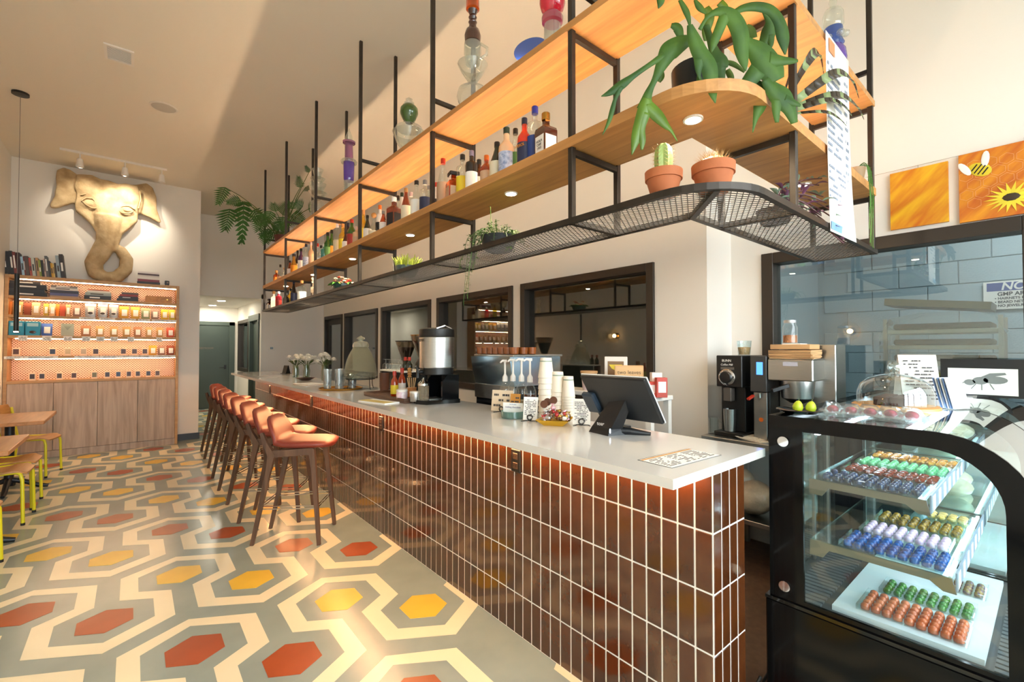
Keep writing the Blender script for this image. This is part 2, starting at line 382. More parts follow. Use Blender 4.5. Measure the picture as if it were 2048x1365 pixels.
struct(MB().box(3.2, 10.6, 0, 3.3, 13.3, 2.6).box(2.1, 13.2, 0, 3.2, 13.3, 2.6).box(2.1, 10.58, 2.5, 3.2, 13.3, 2.6).build('wall_office', DKW))
# skirting
BB = mat('baseboard_slate', '#3f4a55', .5)
struct(MB().box(.545, 8.935, 0, .845, 8.95, .1).box(.83, 8.94, 0, .845, 13.1, .1).build('baseboard_back', BB))
struct(MB().box(XL, -2.2, 0, XL+.015, 8.6, .1).build('baseboard_left', BB))
# ------------------------------------------------ ceiling fittings
def downlight(x, y, z, label, power, r=.075, name='downlight', grp=None):
    t = thing(name, label, 'downlight', (x, y, z), group=grp)
    MB().lathe([(r, 0), (r, -.006), (r*.8, -.006), (r*.8, -.002)], 20, closed=False).build('trim_ring', WHITE, t)
    MB().lathe([(.0001, -.0025), (r*.8, -.0025)], 20, closed=False).build('lens', light_mat('downlight_glow_%g' % power, '#fff4dc', power), t)
for k, p in enumerate(((443, 602), (425, 611))):
    q = P(*p, z=2.48); downlight(q.x, q.y, 2.48, ('nearer' if k == 0 else 'farther')+' recessed downlight in the hallway ceiling', 200, .09)
v = thing('air_vent', 'square white louvred air vent in the ceiling', 'vent', (-.12, 5.24, 4.04))
b = MB()
for a in ((-.1, -.13, -.08, .13), (.08, -.13, .1, .13), (-.08, -.13, .08, -.11), (-.08, .11, .08, .13)): b.box(a[0], a[1], -.012, a[2], a[3], 0)
b.build('frame', WHITE, v); MB().box(-.08, -.11, -.002, .08, .11, -.0005).build('backing', mat('vent_dark', '#8a8f9a', .8), v)
sl = MB().box(-.08, -.004, -.009, .08, .004, -.003).mesh('slat', WHITE)
for k in range(12): inst('slat', sl, v, (0, -.1+k*.018, 0), (R(25), 0, 0))
s_ = thing('ceiling_speaker', 'round white speaker set flush in the ceiling', 'speaker', (.225, 6.09, 4.04))
MB().lathe([(.125, 0), (.125, -.006), (.108, -.008)], 28, closed=False).build('rim', WHITE, s_)
MB().lathe([(.0001, -.007), (.108, -.0045)], 28, closed=False).build('grille', mat('speaker_grille', '#cfcac2', .7, bump=.6, bscale=500), s_)
pd = thing('pendant_lamp', 'slim black tube pendant lamp hanging before the bookcase', 'pendant lamp', (-.9, 6.67, 4.04))
MB().lathe([(.065, 0), (.065, -.022), (.0001, -.026)], 20).build('canopy', BLACK, pd)
MB().cyl((0, 0, -.02), (0, 0, -1.84), .0022, n=5).build('cord', mat('grey_cord', '#77726b', .6), pd)
MB().cyl((0, 0, -1.83), (0, 0, -2.41), .019, n=14).build('tube_shade', BLACK, pd); MB().cyl((0, 0, -2.411), (0, 0, -2.418), .0175, n=14).build('lens', light_mat('pendant_glow', '#fff0d0', 25), pd)
tr = thing('track_light', 'white ceiling track with three small spotlights above the elephant head', 'track light', (0, 8.17, 4.04))
MB().box(-.75, -.017, -.03, .35, .017, 0).build('track', WHITE, tr)
for k, (x, aim, pw) in enumerate(((-.56, (-.55, 8.9, 3.4), 14), (-.11, (-.12, 8.88, 3.45), 36), (.29, (.05, 8.9, 3.2), 17))):
    hd = MB().cyl((x, 0, -.03), (x, 0, -.1), .009).lathe([(.018, -.09), (.03, -.1), (.042, -.2), (.038, -.205), (.03, -.19)], 14, (x, 0, 0)).build('spot_head', WHITE, tr, 40)
    L = bpy.data.lights.new('track_spot', 'SPOT'); L.energy = pw; L.spot_size = R(75); L.spot_blend = .9; L.color = (1, .87, .68); L.shadow_soft_size = .025
    o = bpy.data.objects.new('track_spot', L); col.objects.link(o); o.location = (x, 8.17, 3.82)
    o.rotation_euler = (Vector(aim)-o.location).to_track_quat('-Z', 'Y').to_euler(); o.parent = None
th = thing('thermostat', 'small white thermostat on the wall beside the hallway', 'thermostat', (2.21, 10.45, 1.468))
MB().cbox(-.06, -.022, -.045, .06, 0, .045, .006).build('body', WHITE, th); MB().box(-.03, -.0235, -.02, .03, -.022, .025).build('screen', mat('lcd', '#7d8b97', .2), th)
# glass wall lamps on the left wall (seen mirrored in the window panes)
for k, (y, wh) in enumerate(((2.07, 'nearer'), (5.98, 'farther'))):
    t = thing('wall_sconce', wh+' round glass wall lamp on the left wall, mirrored in the windows', 'wall lamp', (XL, y, 1.73))
    MB().lathe([(.06, 0), (.06, .02), (.02, .03), (.02, .08)], 16).build('base', BRASS, t, rot=(0, R(90), 0))
    MB().ball((.16, 0, 0), .15, 20, 12).build('globe', glass('lamp_globe', '#fff6e8', .07), t, 40)
    MB().ball((.11, 0, 0), .04, 12, 8).build('bulb', light_mat('bulb_glow', '#ffd9a0', 22), t, 40)
# ================================================================ bar
CT = 1.0615
bar = thing('bar_counter', 'long bar front clad in glossy brown upright tiles with white grout', 'bar counter', (0, 0, 0))
GROUT = mat('white_grout', '#efece5', .85, nz=.05)
MB().box(1.5208, .7575, 0, 1.757, 8.28, 1.03).build('core', GROUT, bar)
TILE = mat('brown_glaze', '#5c3014', .13, nz=.3, nscale=5, hex2='#371a0a', bump=.12, bscale=26, coat=.6, rnd=.22)
NC, TW, TH_, JT = 115, .0654, .206, .0045
def tile_geo(b, y, z):
    b.cbox(1.519, y+JT/2, z+JT/2, 1.531, y+TW-JT/2, z+TH_-JT/2, .0025)
tm = MB().cbox(0, JT/2, JT/2, .012, TW-JT/2, TH_-JT/2, .0025).mesh('tile', TILE)
far = MB()
for c in range(NC):
    for r in range(5):
        y, z = .759+c*TW, r*TH_
        if c < 56: inst('tile', tm, bar, (1.519, y, z))
        else: tile_geo(far, y, z)
o = far.build('tile_field', TILE, bar); o['kind'] = 'stuff'
te = MB().cbox(JT/2, 0, JT/2, .0595-JT/2, .012, TH_-JT/2, .0025).mesh('tile', TILE)
for c in range(4):
    for r in range(5): inst('tile', te, bar, (1.519+c*.0597, .7555, r*TH_))
MB().box(1.468, .79, 1.022, 1.482, 8.26, 1.0295).build('led_strip', light_mat('bar_led', '#ffbe80', 75), bar)
QUARTZ = mat('white_quartz', '#d9d7d3', .14, nz=.04, nscale=2.2, coat=.2)
ctop = tag(MB().prism([(1.25, .745), (1.92, .745), (1.92, 8.9), (1.33, 8.9), (1.25, 8.75)], 1.03, CT).build('quartz_countertop', QUARTZ), 'pale quartz slab running along the top of the bar', 'countertop')
wc = thing('work_counter', 'steel work counter behind the bar below the espresso machine', 'counter', (0, 0, 0))
MB().cbox(1.93, 1.75, .87, 2.52, 6.0, .9, .004).build('top', STEEL, wc)
MB().box(1.95, 1.8, .01, 2.48, 5.95, .87).build('cabinet', mat('cabinet_dark', '#2b2b2b', .5), wc)
PLATE = mat('outlet_black', '#1c1917', .35); SLOT = mat('outlet_slot', '#050505', .6); OUTM = mat('outlet_bronze', '#4a3526', .35)
for k, p in enumerate(((1033, 922), (763, 848), (623, 803), (540, 780))):
    q = P(*p, x=1.519)
    t = thing('power_outlet', 'black power outlet in the bar tiles, '+['nearest to the till', 'second from the near end', 'third from the near end', 'closest to the hallway'][k], 'outlet', (1.519, q.y, q.z))
    MB().cbox(-.008, -.036, -.058, .012, .036, .058, .003).build('cover_plate', PLATE, t)
    for z in (-.024, .024):
        s0 = MB().cbox(-.0105, -.018, z-.016, -.007, .018, z+.016, .002).build('socket', OUTM, t)
        MB().box(-.0112, -.009, z-.004, -.0104, -.006, z+.006).box(-.0112, .006, z-.004, -.0104, .009, z+.006).build('slots', SLOT, s0)
# ================================================================ hanging shelf
FX, BX, FY_, BY_ = 1.444, 1.757, .665, .955
YS = [1.33, 2.52, 3.716, 4.92, 6.12, 7.3]; XE = 3.203
hs = thing('hanging_shelf', 'L-shaped black steel bar shelf with oak boards hanging from the ceiling', 'hanging shelf', (0, 0, 4.04))
def hb(b, name, m, smooth=None):
    o = b.build(name, m, hs, smooth); o.location = (0, 0, -4.04); return o
def outline(e=0., i=0., y1=7.315, x1=3.218, rad=.24):
    """plan of the board: e widens the front side, i widens the wall side"""
    fx, fy, bx, by = FX-e, FY_-e, BX+i, BY_+i; cx, cy_ = fx+rad, fy+rad
    arc = [(cx-rad*_c(R(a)), cy_-rad*_s(R(a))) for a in range(0, 91, 9)]
    return [(fx, y1)]+arc+[(x1, fy), (x1, by), (bx, by), (bx, y1)]
posts = [(FX, y) for y in YS]+[(BX, y) for y in YS]+[(2.015, FY_), (XE, FY_), (2.015, BY_), (XE, BY_)]
pm = MB().cbox(-.0125, -.0125, 1.988, .0125, .0125, 4.04, .002).mesh('post', BLACKM)
for x, y in posts: inst('post', pm, hs, (x, y, -4.04))
for z in (2.0, 2.302, 2.812, 3.035):
    for y in YS: hb(MB().beam((FX, y, z), (BX, y, z), .02, .024), 'crossbar', BLACKM)
    for x in (2.015, XE): hb(MB().beam((x, FY_, z), (x, BY_, z), .02, .024), 'crossbar', BLACKM)
oo = outline(.012, 0, 7.3); rail = [(x, y, 2.0) for x, y in oo[:-3]]
b = MB()
prof = [(-.011, -.012), (.011, -.012), (.011, .012), (-.011, .012)]
rows = []
for k, p in enumerate(rail):
    p = Vector(p); t = (Vector(rail[min(k+1, len(rail)-1)])-Vector(rail[max(k-1, 0)])).normalized(); n = Vector((t.y, -t.x, 0))
    rows.append([p+n*a+Vector((0, 0, c)) for a, c in prof+prof[:1]])
b.sheet(rows); hb(b, 'front_rail', BLACKM)
hb(MB().beam((BX, 7.3, 2.0), (BX, BY_, 2.0), .022, .024), 'back_rail', BLACKM); hb(MB().beam((BX-.014, BY_, 2.0), (XE, BY_, 2.0), .022, .024), 'back_rail', BLACKM)
hb(MB().beam((BX, BY_, 1.995), (FX+.066, FY_+.066, 1.995), .022, .022), 'corner_brace', BLACKM)
for z0, z1, nm in ((2.32, 2.362, 'lower_board'), (2.83, 2.862, 'upper_board')):
    hb(MB().prism(outline(.018, -.005)[::-1], z0, z1), nm, OAK)
# expanded metal floor, one sheet per bay
def inpoly(poly, x, y):
    c = False; n = len(poly)
    for i in range(n):
        x1, y1 = poly[i]; x2, y2 = poly[i-1]
        if (y1 > y) != (y2 > y) and x < (x2-x1)*(y-y1)/(y2-y1)+x1: c = not c
    return c
def mesh_sheet(poly):
    b = MB(); xs = [p[0] for p in poly]; yy = [p[1] for p in poly]; cx, cyy = (min(xs)+max(xs))/2, (min(yy)+max(yy))/2
    rad = math.hypot(max(xs)-min(xs), max(yy)-min(yy))/2
    for ang in (28, -28):
        d = (_c(R(ang)), _s(R(ang))); n = (-d[1], d[0]); k = -rad
        while k < rad:
            run = None; t = -rad
            while t <= rad+.011:
                x, y = cx+n[0]*k+d[0]*t, cyy+n[1]*k+d[1]*t; ins = inpoly(poly, x, y) and t <= rad
                if ins and run is None: run = (x, y)
                if not ins and run is not None:
                    b.beam((run[0], run[1], 1.992), (x-d[0]*.01, y-d[1]*.01, 1.992), .0028, .002); run = None
                t += .01
            k += .02
    hb(b, 'mesh_panel', mat('mesh_steel', '#6a645e', .45, .6))
for k in range(5): mesh_sheet([(FX, YS[k]), (BX, YS[k]), (BX, YS[k+1]), (FX, YS[k+1])])
o2 = outline(0, 0); mesh_sheet([(FX, 1.33)]+o2[1:12]+[(2.015, FY_), (2.015, BY_), (BX, BY_), (BX, 1.33)]); mesh_sheet([(2.015, FY_), (XE, FY_), (XE, BY_), (2.015, BY_)])
SHELF_LED = light_mat('shelf_led', '#ffdab0', 52)
hb(MB().box(1.685, 1.0, 2.3625, 1.705, 7.25, 2.368), 'led_strip', SHELF_LED); hb(MB().box(1.70, .885, 2.3625, 3.15, .905, 2.368), 'led_strip', SHELF_LED)
def puck(x, y, z, up=False, power=480):
    s_ = 1 if up else -1
    r = hb(MB().lathe([(.036, 0), (.036, s_*.006), (.028, s_*.007), (.028, s_*.004)], 18, (x, y, z), closed=False), 'puck_light', WHITE)
    l = MB().lathe([(.0001, s_*.0045), (.028, s_*.0045)], 18, (x, y, z), closed=False).build('lens', light_mat('puck_glow_%d' % power, '#ffe9c4', power), r)
for p in ((1.605, 1.935), (1.605, 3.131), (1.605, 4.309), (1.605, 5.531), (1.605, 6.772), (1.61, .868), (2.692, .843)): puck(p[0], p[1], 2.32)
for p in ((1.47, 1.722), (1.47, 2.39), (1.47, 4.3), (1.47, 5.6)):
    b = MB().cyl((p[0], p[1], 2.862), (p[0], p[1], 2.875), .022, n=12).build('uplight', BLACKM, hs); b.location = (0, 0, -4.04)
    MB().ball((p[0], p[1], 2.877), .016, 10, 6).build('lens', light_mat('uplight_glow', '#fff1d8', 60), b)
# ================================================================ bar stools
SEATM = mat('coral_leather', '#752f24', .42, nz=.12, nscale=3, bump=.04, bscale=200)
def make_stool():
    t = thing('bar_stool', 'x', 'bar stool', (0, 0, 0))
    st = [(.305,.726,.06,.010),(.296,.729,.125,.021),(.262,.734,.172,.028),(.18,.738,.197,.031),(.06,.738,.2,.031),(-.03,.742,.199,.031),(-.083,.757,.196,.031),
          (-.112,.79,.191,.029),(-.132,.84,.182,.027),(-.15,.89,.166,.024),(-.163,.925,.14,.019),(-.17,.942,.09,.011)]
    rows = []; n = 16
    for k, (u, z, w, h) in enumerate(st):
        a, c = st[max(k-1, 0)], st[min(k+1, len(st)-1)]; tu, tz = c[0]-a[0], c[1]-a[1]; l = math.hypot(tu, tz); nu, nz = tz/l, -tu/l
        if nz < 0 and k < 6: nu, nz = -nu, -nz
        if k >= 6 and nu < 0: nu, nz = -nu, -nz
        r = []
        for i in range(n+1):
            an = 2*math.pi*i/n; ca, sa = _c(an), _s(an)
            v = w*math.copysign(abs(ca)**.55, ca); q = h*math.copysign(abs(sa)**.75, sa)
            # seat dips in the middle, back wraps round
            dip = -.012*(1-(v/max(w, .01))**2) if k < 7 else 0
            r.append((u+nu*q+(.03*(v/.2)**2 if k >= 7 else 0), v, z+nz*q+dip))
        rows.append(r)
    b = MB().sheet(rows); b.f += [tuple(range(n))[::-1], tuple(len(b.v)-n-1+i for i in range(n))]; b.mi += [0, 0]
    b.build('seat', SEATM, t, 60)
    for s in (1, -1):
        b = MB(); b.tube([(.175, s*.155, .7), (.195, s*.165, .55), (.245, s*.2, 0)], [.03, .024, .017], 4); b.build('leg', WALNUT, t, 20)
        b = MB(); b.tube([(-.178, s*.172, .83), (-.15, s*.172, .75), (-.105, s*.165, .665), (-.13, s*.163, .55), (-.245, s*.16, 0)], [.016, .024, .034, .024, .017], 4); b.build('leg', WALNUT, t, 20)
        MB().beam((.19, s*.16, .688), (-.11, s*.166, .672), .03, .05).build('side_rail', WALNUT, t)
    b = MB()
    for z in (.265, .285):
        q = [(.224, .185, z), (.224, -.185, z), (-.196, -.161, z), (-.196, .161, z)]
        b.tube(q, .0045, 6, loop=True)
    b.build('footrest', CHROME, t, 40)
    return t
proto = make_stool(); SR = R(-34)
for k in range(8):
    o = proto if k == 0 else dup(proto)
    o.location = (.985+[0, 0, 0, 0, .01, .03, .05, .07][k], 3.83+.566*k, 0); o.rotation_euler = (0, 0, SR+R([0, 2, -2, 1, -1, 2, 0, -2][k]))
    tag(o, 'coral bar stool on walnut legs, '+('nearest to the camera' if k == 0 else 'farthest along the bar' if k == 7 else ORD[k]+' from the near end of the row'), 'bar stool', 'coral bar stools along the bar')
# ================================================================ tables and yellow chairs
YEL = mat('yellow_enamel', '#d9cf1f', .35)
CHW = wood('chair_plywood', '#a8743e', '#c08f54', 'y', .4)
IRON = mat('cast_iron', '#23272b', .4, .4)
for k, (x0, x1, y0, y1, wh) in enumerate(((-1.24, -.65, 6.37, 7.33, 'nearer the bookcase'), (-1.24, -.64, 4.65, 5.46, 'nearer the camera'))):
    t = thing('cafe_table', 'small brown wooden cafe table by the left wall, '+wh, 'table', ((x0+x1)/2-.01, (y0+y1)/2, 0))
    hx, hy = (x1-x0)/2, (y1-y0)/2
    MB().cbox(-hx, -hy, .715, hx, hy, .75, .004).build('table_top', TABLEW, t)
    MB().cyl((0, 0, .06), (0, 0, .7), .036, n=14).cyl((0, 0, .695), (0, 0, .715), .12, n=14).build('column', IRON, t, 40)
    for a in (0, 90, 180, 270):
        d = (_c(R(a)), _s(R(a))); MB().tube([(d[0]*.02, d[1]*.02, .12), (d[0]*.12, d[1]*.12, .085), (d[0]*.22, d[1]*.22, .03), (d[0]*.285, d[1]*.285, .016)], [.028, .024, .024, .016], 8).build('foot', IRON, t, 50)
def make_chair():
    t = thing('yellow_chair', 'x', 'chair')
    rows = []
    for k in range(9):
        u = -.2+.41*k/8; z = .455-.018*math.exp(-((u+.02)/.12)**2)-.03*max(0, (u-.13)/.08)**2; w = .2-.02*(k/8)-(.03 if k == 8 else 0)
        rows.append([(u, v*w, z-.006*(1-v*v)) for v in (-1, -.6, 0, .6, 1)])
    b = MB().sheet(rows); b.sheet([[(p[0], p[1], p[2]-.013) for p in r][::-1] for r in rows])
    edge = [r[0] for r in rows]+rows[-1][1:]+[r[-1] for r in rows[::-1]][1:]+rows[0][::-1][1:]
    b.sheet([edge, [(p[0], p[1], p[2]-.013) for p in edge]]); b.build('seat', CHW, t, 40)
    for s in (1, -1):
        MB().tube([(-.17, s*.17, .435), (.15, s*.165, .432), (.178, s*.175, .418), (.19, s*.18, .37), (.2, s*.19, .01)], .0125, 8).build('leg', YEL, t, 50)
        MB().tube([(-.235, s*.165, .78), (-.2, s*.17, .55), (-.18, s*.172, .43), (-.2, s*.185, .25), (-.225, s*.19, .01)], .0125, 8).build('leg', YEL, t, 50)
        for u in (.2, -.225): MB().cyl((u, s*.19, 0), (u, s*.19, .02), .0145, n=8).build('foot_cap', BLACK, t)
    MB().tube([(.165, -.17, .425), (.165, .17, .425)], .011, 6).tube([(-.18, -.17, .43), (-.18, .17, .43)], .011, 6).build('cross_tube', YEL, t, 40)
    rows = [[(-.215-.045*(z-.6)/.2-.03*(1-(v)**2), v*(.19-.5*max(0, z-.76)), z) for v in (-1, -.5, 0, .5, 1)] for z in (.6, .65, .7, .76, .8, .815)]
    b = MB().sheet(rows); b.sheet([[(p[0]-.012, p[1], p[2]) for p in r][::-1] for r in rows])
    edge = [r[0] for r in rows]+rows[-1][1:]+[r[-1] for r in rows[::-1]][1:]+rows[0][::-1][1:]
    b.sheet([edge, [(p[0]-.012, p[1], p[2]) for p in edge]]); b.build('backrest', CHW, t, 40)
    return t
cp = make_chair()
for k, (x, y, a, l) in enumerate(((-.885, 7.55, -14, 'beyond the farther table, next to the bookcase'), (-.875, 6.15, -3, 'between the two small tables'), (-.87, 5.68, -3, 'just beyond the nearer table'), (-.875, 4.44, 0, 'nearest the camera, mostly out of view'))):
    o = cp if k == 0 else dup(cp); o.location = (x, y, 0); o.rotation_euler = (0, 0, R(a))
    tag(o, 'yellow metal chair with wooden seat '+l, 'chair', 'yellow chairs at the tables')
# ================================================================ bookcase
BX0, BX1, BYF, BYB = -1.277, .54, 8.65, 8.945
bc = thing('bookcase', 'tall oak bookcase with lit shelves and four cabinet doors below', 'bookcase', (0, BYB, 0))
def bb(b, n, m, parent=None, **k):
    o = b.build(n, m, parent or bc, **k)
    if parent is None: o.location = (0, -BYB, 0)
    return o
for x in (BX0, BX1-.036): bb(MB().cbox(x, BYF, 0, x+.036, BYB, 2.42, .002), 'side_panel', OAKX)
bb(MB().cbox(BX0+.036, BYF, 2.375, BX1-.036, BYB, 2.42, .002), 'top_panel', OAKX)
SHZ = [2.15, 1.90, 1.632, 1.362, 1.035]
for z in SHZ: bb(MB().cbox(BX0+.036, BYF, z-.036, BX1-.036, BYB-.01, z, .002), 'shelf_board', OAKX)
pm_ = bpy.data.materials.new('perforated_panel'); pm_.use_nodes = True; nt = pm_.node_tree; pb = nt.nodes['Principled BSDF']; pb.inputs['Roughness'].default_value = .5
tc = nt.nodes.new('ShaderNodeTexCoord'); mp = nt.nodes.new('ShaderNodeMapping'); nt.links.new(tc.outputs['Object'], mp.inputs[0]); mp.inputs['Rotation'].default_value = (0, R(45), 0)
vo = nt.nodes.new('ShaderNodeTexVoronoi'); vo.inputs['Scale'].default_value = 44; vo.inputs['Randomness'].default_value = .0; nt.links.new(mp.outputs[0], vo.inputs['Vector'])
cr = nt.nodes.new('ShaderNodeValToRGB'); cr.color_ramp.elements[0].position = .3; cr.color_ramp.elements[1].position = .36; cr.color_ramp.elements[0].color = (*lin('#7a3a1c'), 1); cr.color_ramp.elements[1].color = (*lin('#f0cdb0'), 1)
nt.links.new(vo.outputs['Distance'], cr.inputs[0]); nt.links.new(cr.outputs[0], pb.inputs['Base Color'])
bb(MB().box(BX0+.036, BYB-.01, 1.0, BX1-.036, BYB-.002, 2.4), 'back_panel', pm_)
BLED = light_mat('bookcase_led', '#ffd6a8', 20)
for z in [2.375]+[v-.036 for v in SHZ[:-1]]: bb(MB().box(BX0+.1, BYF+.025, z-.011, BX1-.04, BYF+.04, z-.0005), 'led_strip', BLED)
bb(MB().box(BX0+.036, BYF+.01, 0, BX1-.036, BYF+.03, .09), 'plinth', OAKZ)
dxs = [BX0+.036, -.813, -.373, .063, BX1-.036]
for k in range(4): bb(MB().cbox(dxs[k]+.002, BYF-.002, .095, dxs[k+1]-.002, BYF+.018, .997, .002), 'cabinet_door', OAKZ)
def fx(x): return -1.25+(x-80)*1.75/1765
RD = random.Random(3)
def book_stack(x0, x1, z, cols, where, n0=0):
    for k, (c, h, dx0, dx1) in enumerate(cols):
        h *= 1.28
        xa, xb = fx(x0+dx0), fx(x1+dx1); y = BYF+.03+RD.uniform(0, .02)
        t = thing('book', '%s book %s, stack %s' % (c[1], ['at the bottom', 'second from bottom', 'third from bottom', 'fourth from bottom', 'fifth from bottom', 'sixth from bottom'][k], where), 'book', ((xa+xb)/2, y, z))
        w = (xb-xa)/2; m = mat('book_'+c[0].strip('#'), c[0], .45)
        MB().box(-w, 0, 0, w, .2, .002).box(-w, 0, h-.002, w, .2, h).box(-w, 0, .002, w, .003, h-.002).build('cover', m, t); MB().box(-w+.004, .003, .002, w-.004, .196, h-.002).build('pages', PAPER, t)
        if RD.random() < .6: MB().box(-w*.6, -.0008, h*.35, w*.5*RD.uniform(.3, 1), 0, h*.65).build('spine_lettering', PAPER if int(c[0][1:3], 16) < 120 else INK, t)
        z += h
K_, G_, N_, R_, S_, W_ = ('#1b1a1c', 'black'), ('#5d5a58', 'grey'), ('#2c3350', 'navy'), ('#8e2a22', 'red'), ('#8f9c9a', 'silver grey'), ('#d9d4cc', 'white')
book_stack(85, 435, SHZ[0], [(K_, .045, 0, 5), (('#2a2a2c', 'charcoal'), .03, 0, -20), (('#211f1f', 'soft black'), .05, 0, 0), (('#3a3330', 'dark brown'), .028, 10, -60)], 'leftmost on the top shelf')
book_stack(465, 755, SHZ[0], [(('#a58a6c', 'tan'), .022, 0, 0), (('#5c5f8a', 'blue grey'), .03, 0, -10), (('#2f3040', 'dark navy'), .03, 0, -5), (W_, .028, 0, -15), (G_, .022, 10, -20)], 'second on the top shelf')
book_stack(805, 1090, SHZ[0], [(K_, .045, 0, 0), (S_, .035, 10, 0), (('#b9bdbb', 'pale grey'), .02, 30, -10), (('#a8572e', 'rust'), .014, 40, -20)], 'third on the top shelf')
book_stack(1165, 1395, SHZ[0], [(K_, .03, -10, 0), (('#2b2327', 'black and red'), .025, 5, 0), (R_, .024, 20, -5), (('#4a403c', 'brown'), .022, 40, 0)], 'by the box on the top shelf')
t = thing('wooden_box', 'shallow pale wooden box at the right end of the top shelf', 'box', (fx(1637), BYF+.03, SHZ[0]))
hw = (fx(1795)-fx(1480))/2; MB().box(-hw, 0, 0, hw, .2, .008).box(-hw, 0, .008, hw, .008, .1).box(-hw, .192, .008, hw, .2, .1).box(-hw, .008, .008, -hw+.008, .192, .1).box(hw-.008, .008, .008, hw, .192, .1).build('case', OAK, t); MB().cbox(hw*.6, -.004, .045, hw*.7, 0, .06, .001).build('latch', BRASS, t)
# upright books on top
ub = [(65,110,62,'#15161a','black and white'),(108,158,68,'#1a1b1f','glossy black'),(156,205,62,'#202022','matt black'),(203,248,70,'#7a2f2a','brick red'),(250,312,72,'#3a1416','dark maroon'),(312,352,110,'#9fc4dc','light blue'),(350,372,105,'#742a26','deep red'),(372,425,100,'#5b4a42','grey brown'),(427,462,115,'#b5564a','salmon'),(464,510,110,'#c8cfc4','pale green'),(510,530,112,'#6a6a66','grey'),(530,568,108,'#c79a6a','tan'),(568,602,130,'#8b9a3e','olive green'),(602,638,128,'#2a2622','dark brown'),(638,662,112,'#cbb0a2','dusty pink'),(662,702,80,'#5c5f62','slate grey'),(702,735,130,'#3a3a3c','charcoal'),(737,770,150,'#cf9d22','mustard yellow'),(770,792,155,'#d9bd72','cream yellow'),(792,822,145,'#3b2f28','chocolate brown'),(822,872,65,'#9fb0b6','blue grey'),(875,935,48,'#2e2622','large dark')]
for k, (x0, x1, yt, c, nm) in enumerate(ub):
    xa, xb = P(x0/7.18, 600, y=8.7).x, P(x1/7.18, 600, y=8.7).x; h = .25+(110-yt)*.0013; w = xb-xa-.001
    t = thing('book', '%s book upright on the bookcase, %s' % (nm, ORD[k]+' from the left' if k < 21 else 'at the right end'), 'book', (xb, 8.68+RD.uniform(0, .02), 2.42), rot=(0, R(-5.5), 0), group=None)
    m = mat('ubook_'+c.strip('#'), c, .45); z0 = .006
    MB().box(-w, 0, z0, -w+.0025, .17, h).box(-.0025, 0, z0, 0, .17, h).box(-w+.0025, 0, z0, -.0025, .003, h).build('cover', m, t); MB().box(-w+.0025, .003, z0+.003, -.0025, .166, h-.003).build('pages', PAPER, t)
    if k % 3 != 1: MB().box(-w*.75, -.0008, h*.3, -w*.25, 0, h*(.55+.1*(k % 4))).build('spine_lettering', PAPER if int(c[1:3], 16) < 150 else INK, t)
# flat stack right on top, and small black clock
z = 2.42
for k, (c, nm, h, dx) in enumerate((('#262223', 'black', .038, -.02), ('#7a2430', 'crimson', .036, 0), ('#e3ddd6', 'white', .04, 0), ('#cfc5bd', 'beige', .02, .008), ('#4a2c30', 'plum', .025, .01), ('#ded7d4', 'pale pink', .026, .016))):
    xa, xb = P(275+dx*40, 560, y=8.7).x, P(319-dx*60, 560, y=8.7).x; w = (xb-xa)/2
    t = thing('book', '%s book lying %s of the stack on top of the bookcase' % (nm, ['at the bottom', 'second from the bottom', 'third from the bottom', 'fourth from the bottom', 'fifth from the bottom', 'at the top'][k]), 'book', ((xa+xb)/2, 8.69, z))
    MB().box(-w, 0, 0, w, .16, .002).box(-w, 0, h-.002, w, .16, h).box(-w, 0, .002, w, .003, h-.002).build('cover', mat('fbook_'+c.strip('#'), c, .45), t); MB().box(-w+.004, .003, .002, w-.004, .157, h-.002).build('pages', PAPER, t); z += h
q = P(334, 572, y=8.7); t = thing('desk_clock', 'tiny black clock at the right end of the bookcase top', 'clock', (q.x, 8.7, 2.42))
MB().cbox(-.028, -.02, .012, .028, .02, .075, .006).build('case', BLACK, t); MB().box(-.02, -.012, 0, -.012, .012, .012).box(.012, -.012, 0, .02, .012, .012).build('feet', BLACK, t); MB().lathe([(.0001, 0), (.012, 0)], 12, closed=False).build('dial', mat('clock_dial', '#8a6a40', .4), t, loc=(.006, -.0207, .045), rot=(R(90), 0, 0))
# pouches and boxes
def pouch(x0, x1, z, h, c, lab, nm, win=None, dark=False):
    xa, xb = fx(x0), fx(x1); w = (xb-xa)/2; t = thing('snack_pouch', nm, 'pouch', ((xa+xb)/2, BYF+.075, z))
    m = mat('pouch_'+c.strip('#'), c, .35 if c in ('#b8babd', '#c9a72e') else .6, .7 if c == '#b8babd' else 0, nz=.08)
    rows = []
    for k in range(6):
        f = k/5; hw_ = w*(.9+.1*f); d = .04*(1-f)**.8+.002
        rows.append([(a*hw_, s_*d*(1-.3*a*a)-.0*f, f*h) for s_, a in ((-1, -1), (-1, -.4), (-1, .4), (-1, 1), (1, 1), (1, .4), (1, -.4), (1, -1), (-1, -1))])
    MB().sheet(rows).add(rows[0][:8], [tuple(range(8))]).build('bag', m, t, 50)
    MB().box(-w*.98, -.003, h*.97, w*.98, .003, h*1.03).build('seal', m, t)
    if lab:
        lw = w*(.55 if lab > 0 else .4); y0, y1 = -.034, -.018
        MB().add([(-lw+w*.1, y0-.006, h*.2), (lw+w*.1, y0-.006, h*.2), (lw+w*.1, y1-.004, h*.75), (-lw+w*.1, y1-.004, h*.75)], [(0, 1, 2, 3)]).build('label', PAPER, t)
    if win: MB().ball((0, -.035, h*.3), w*.5, 12, 6, (1, .25, .7)).build('window', mat('pouch_window', '#3a2a1e', .3), t, 40)
    return t
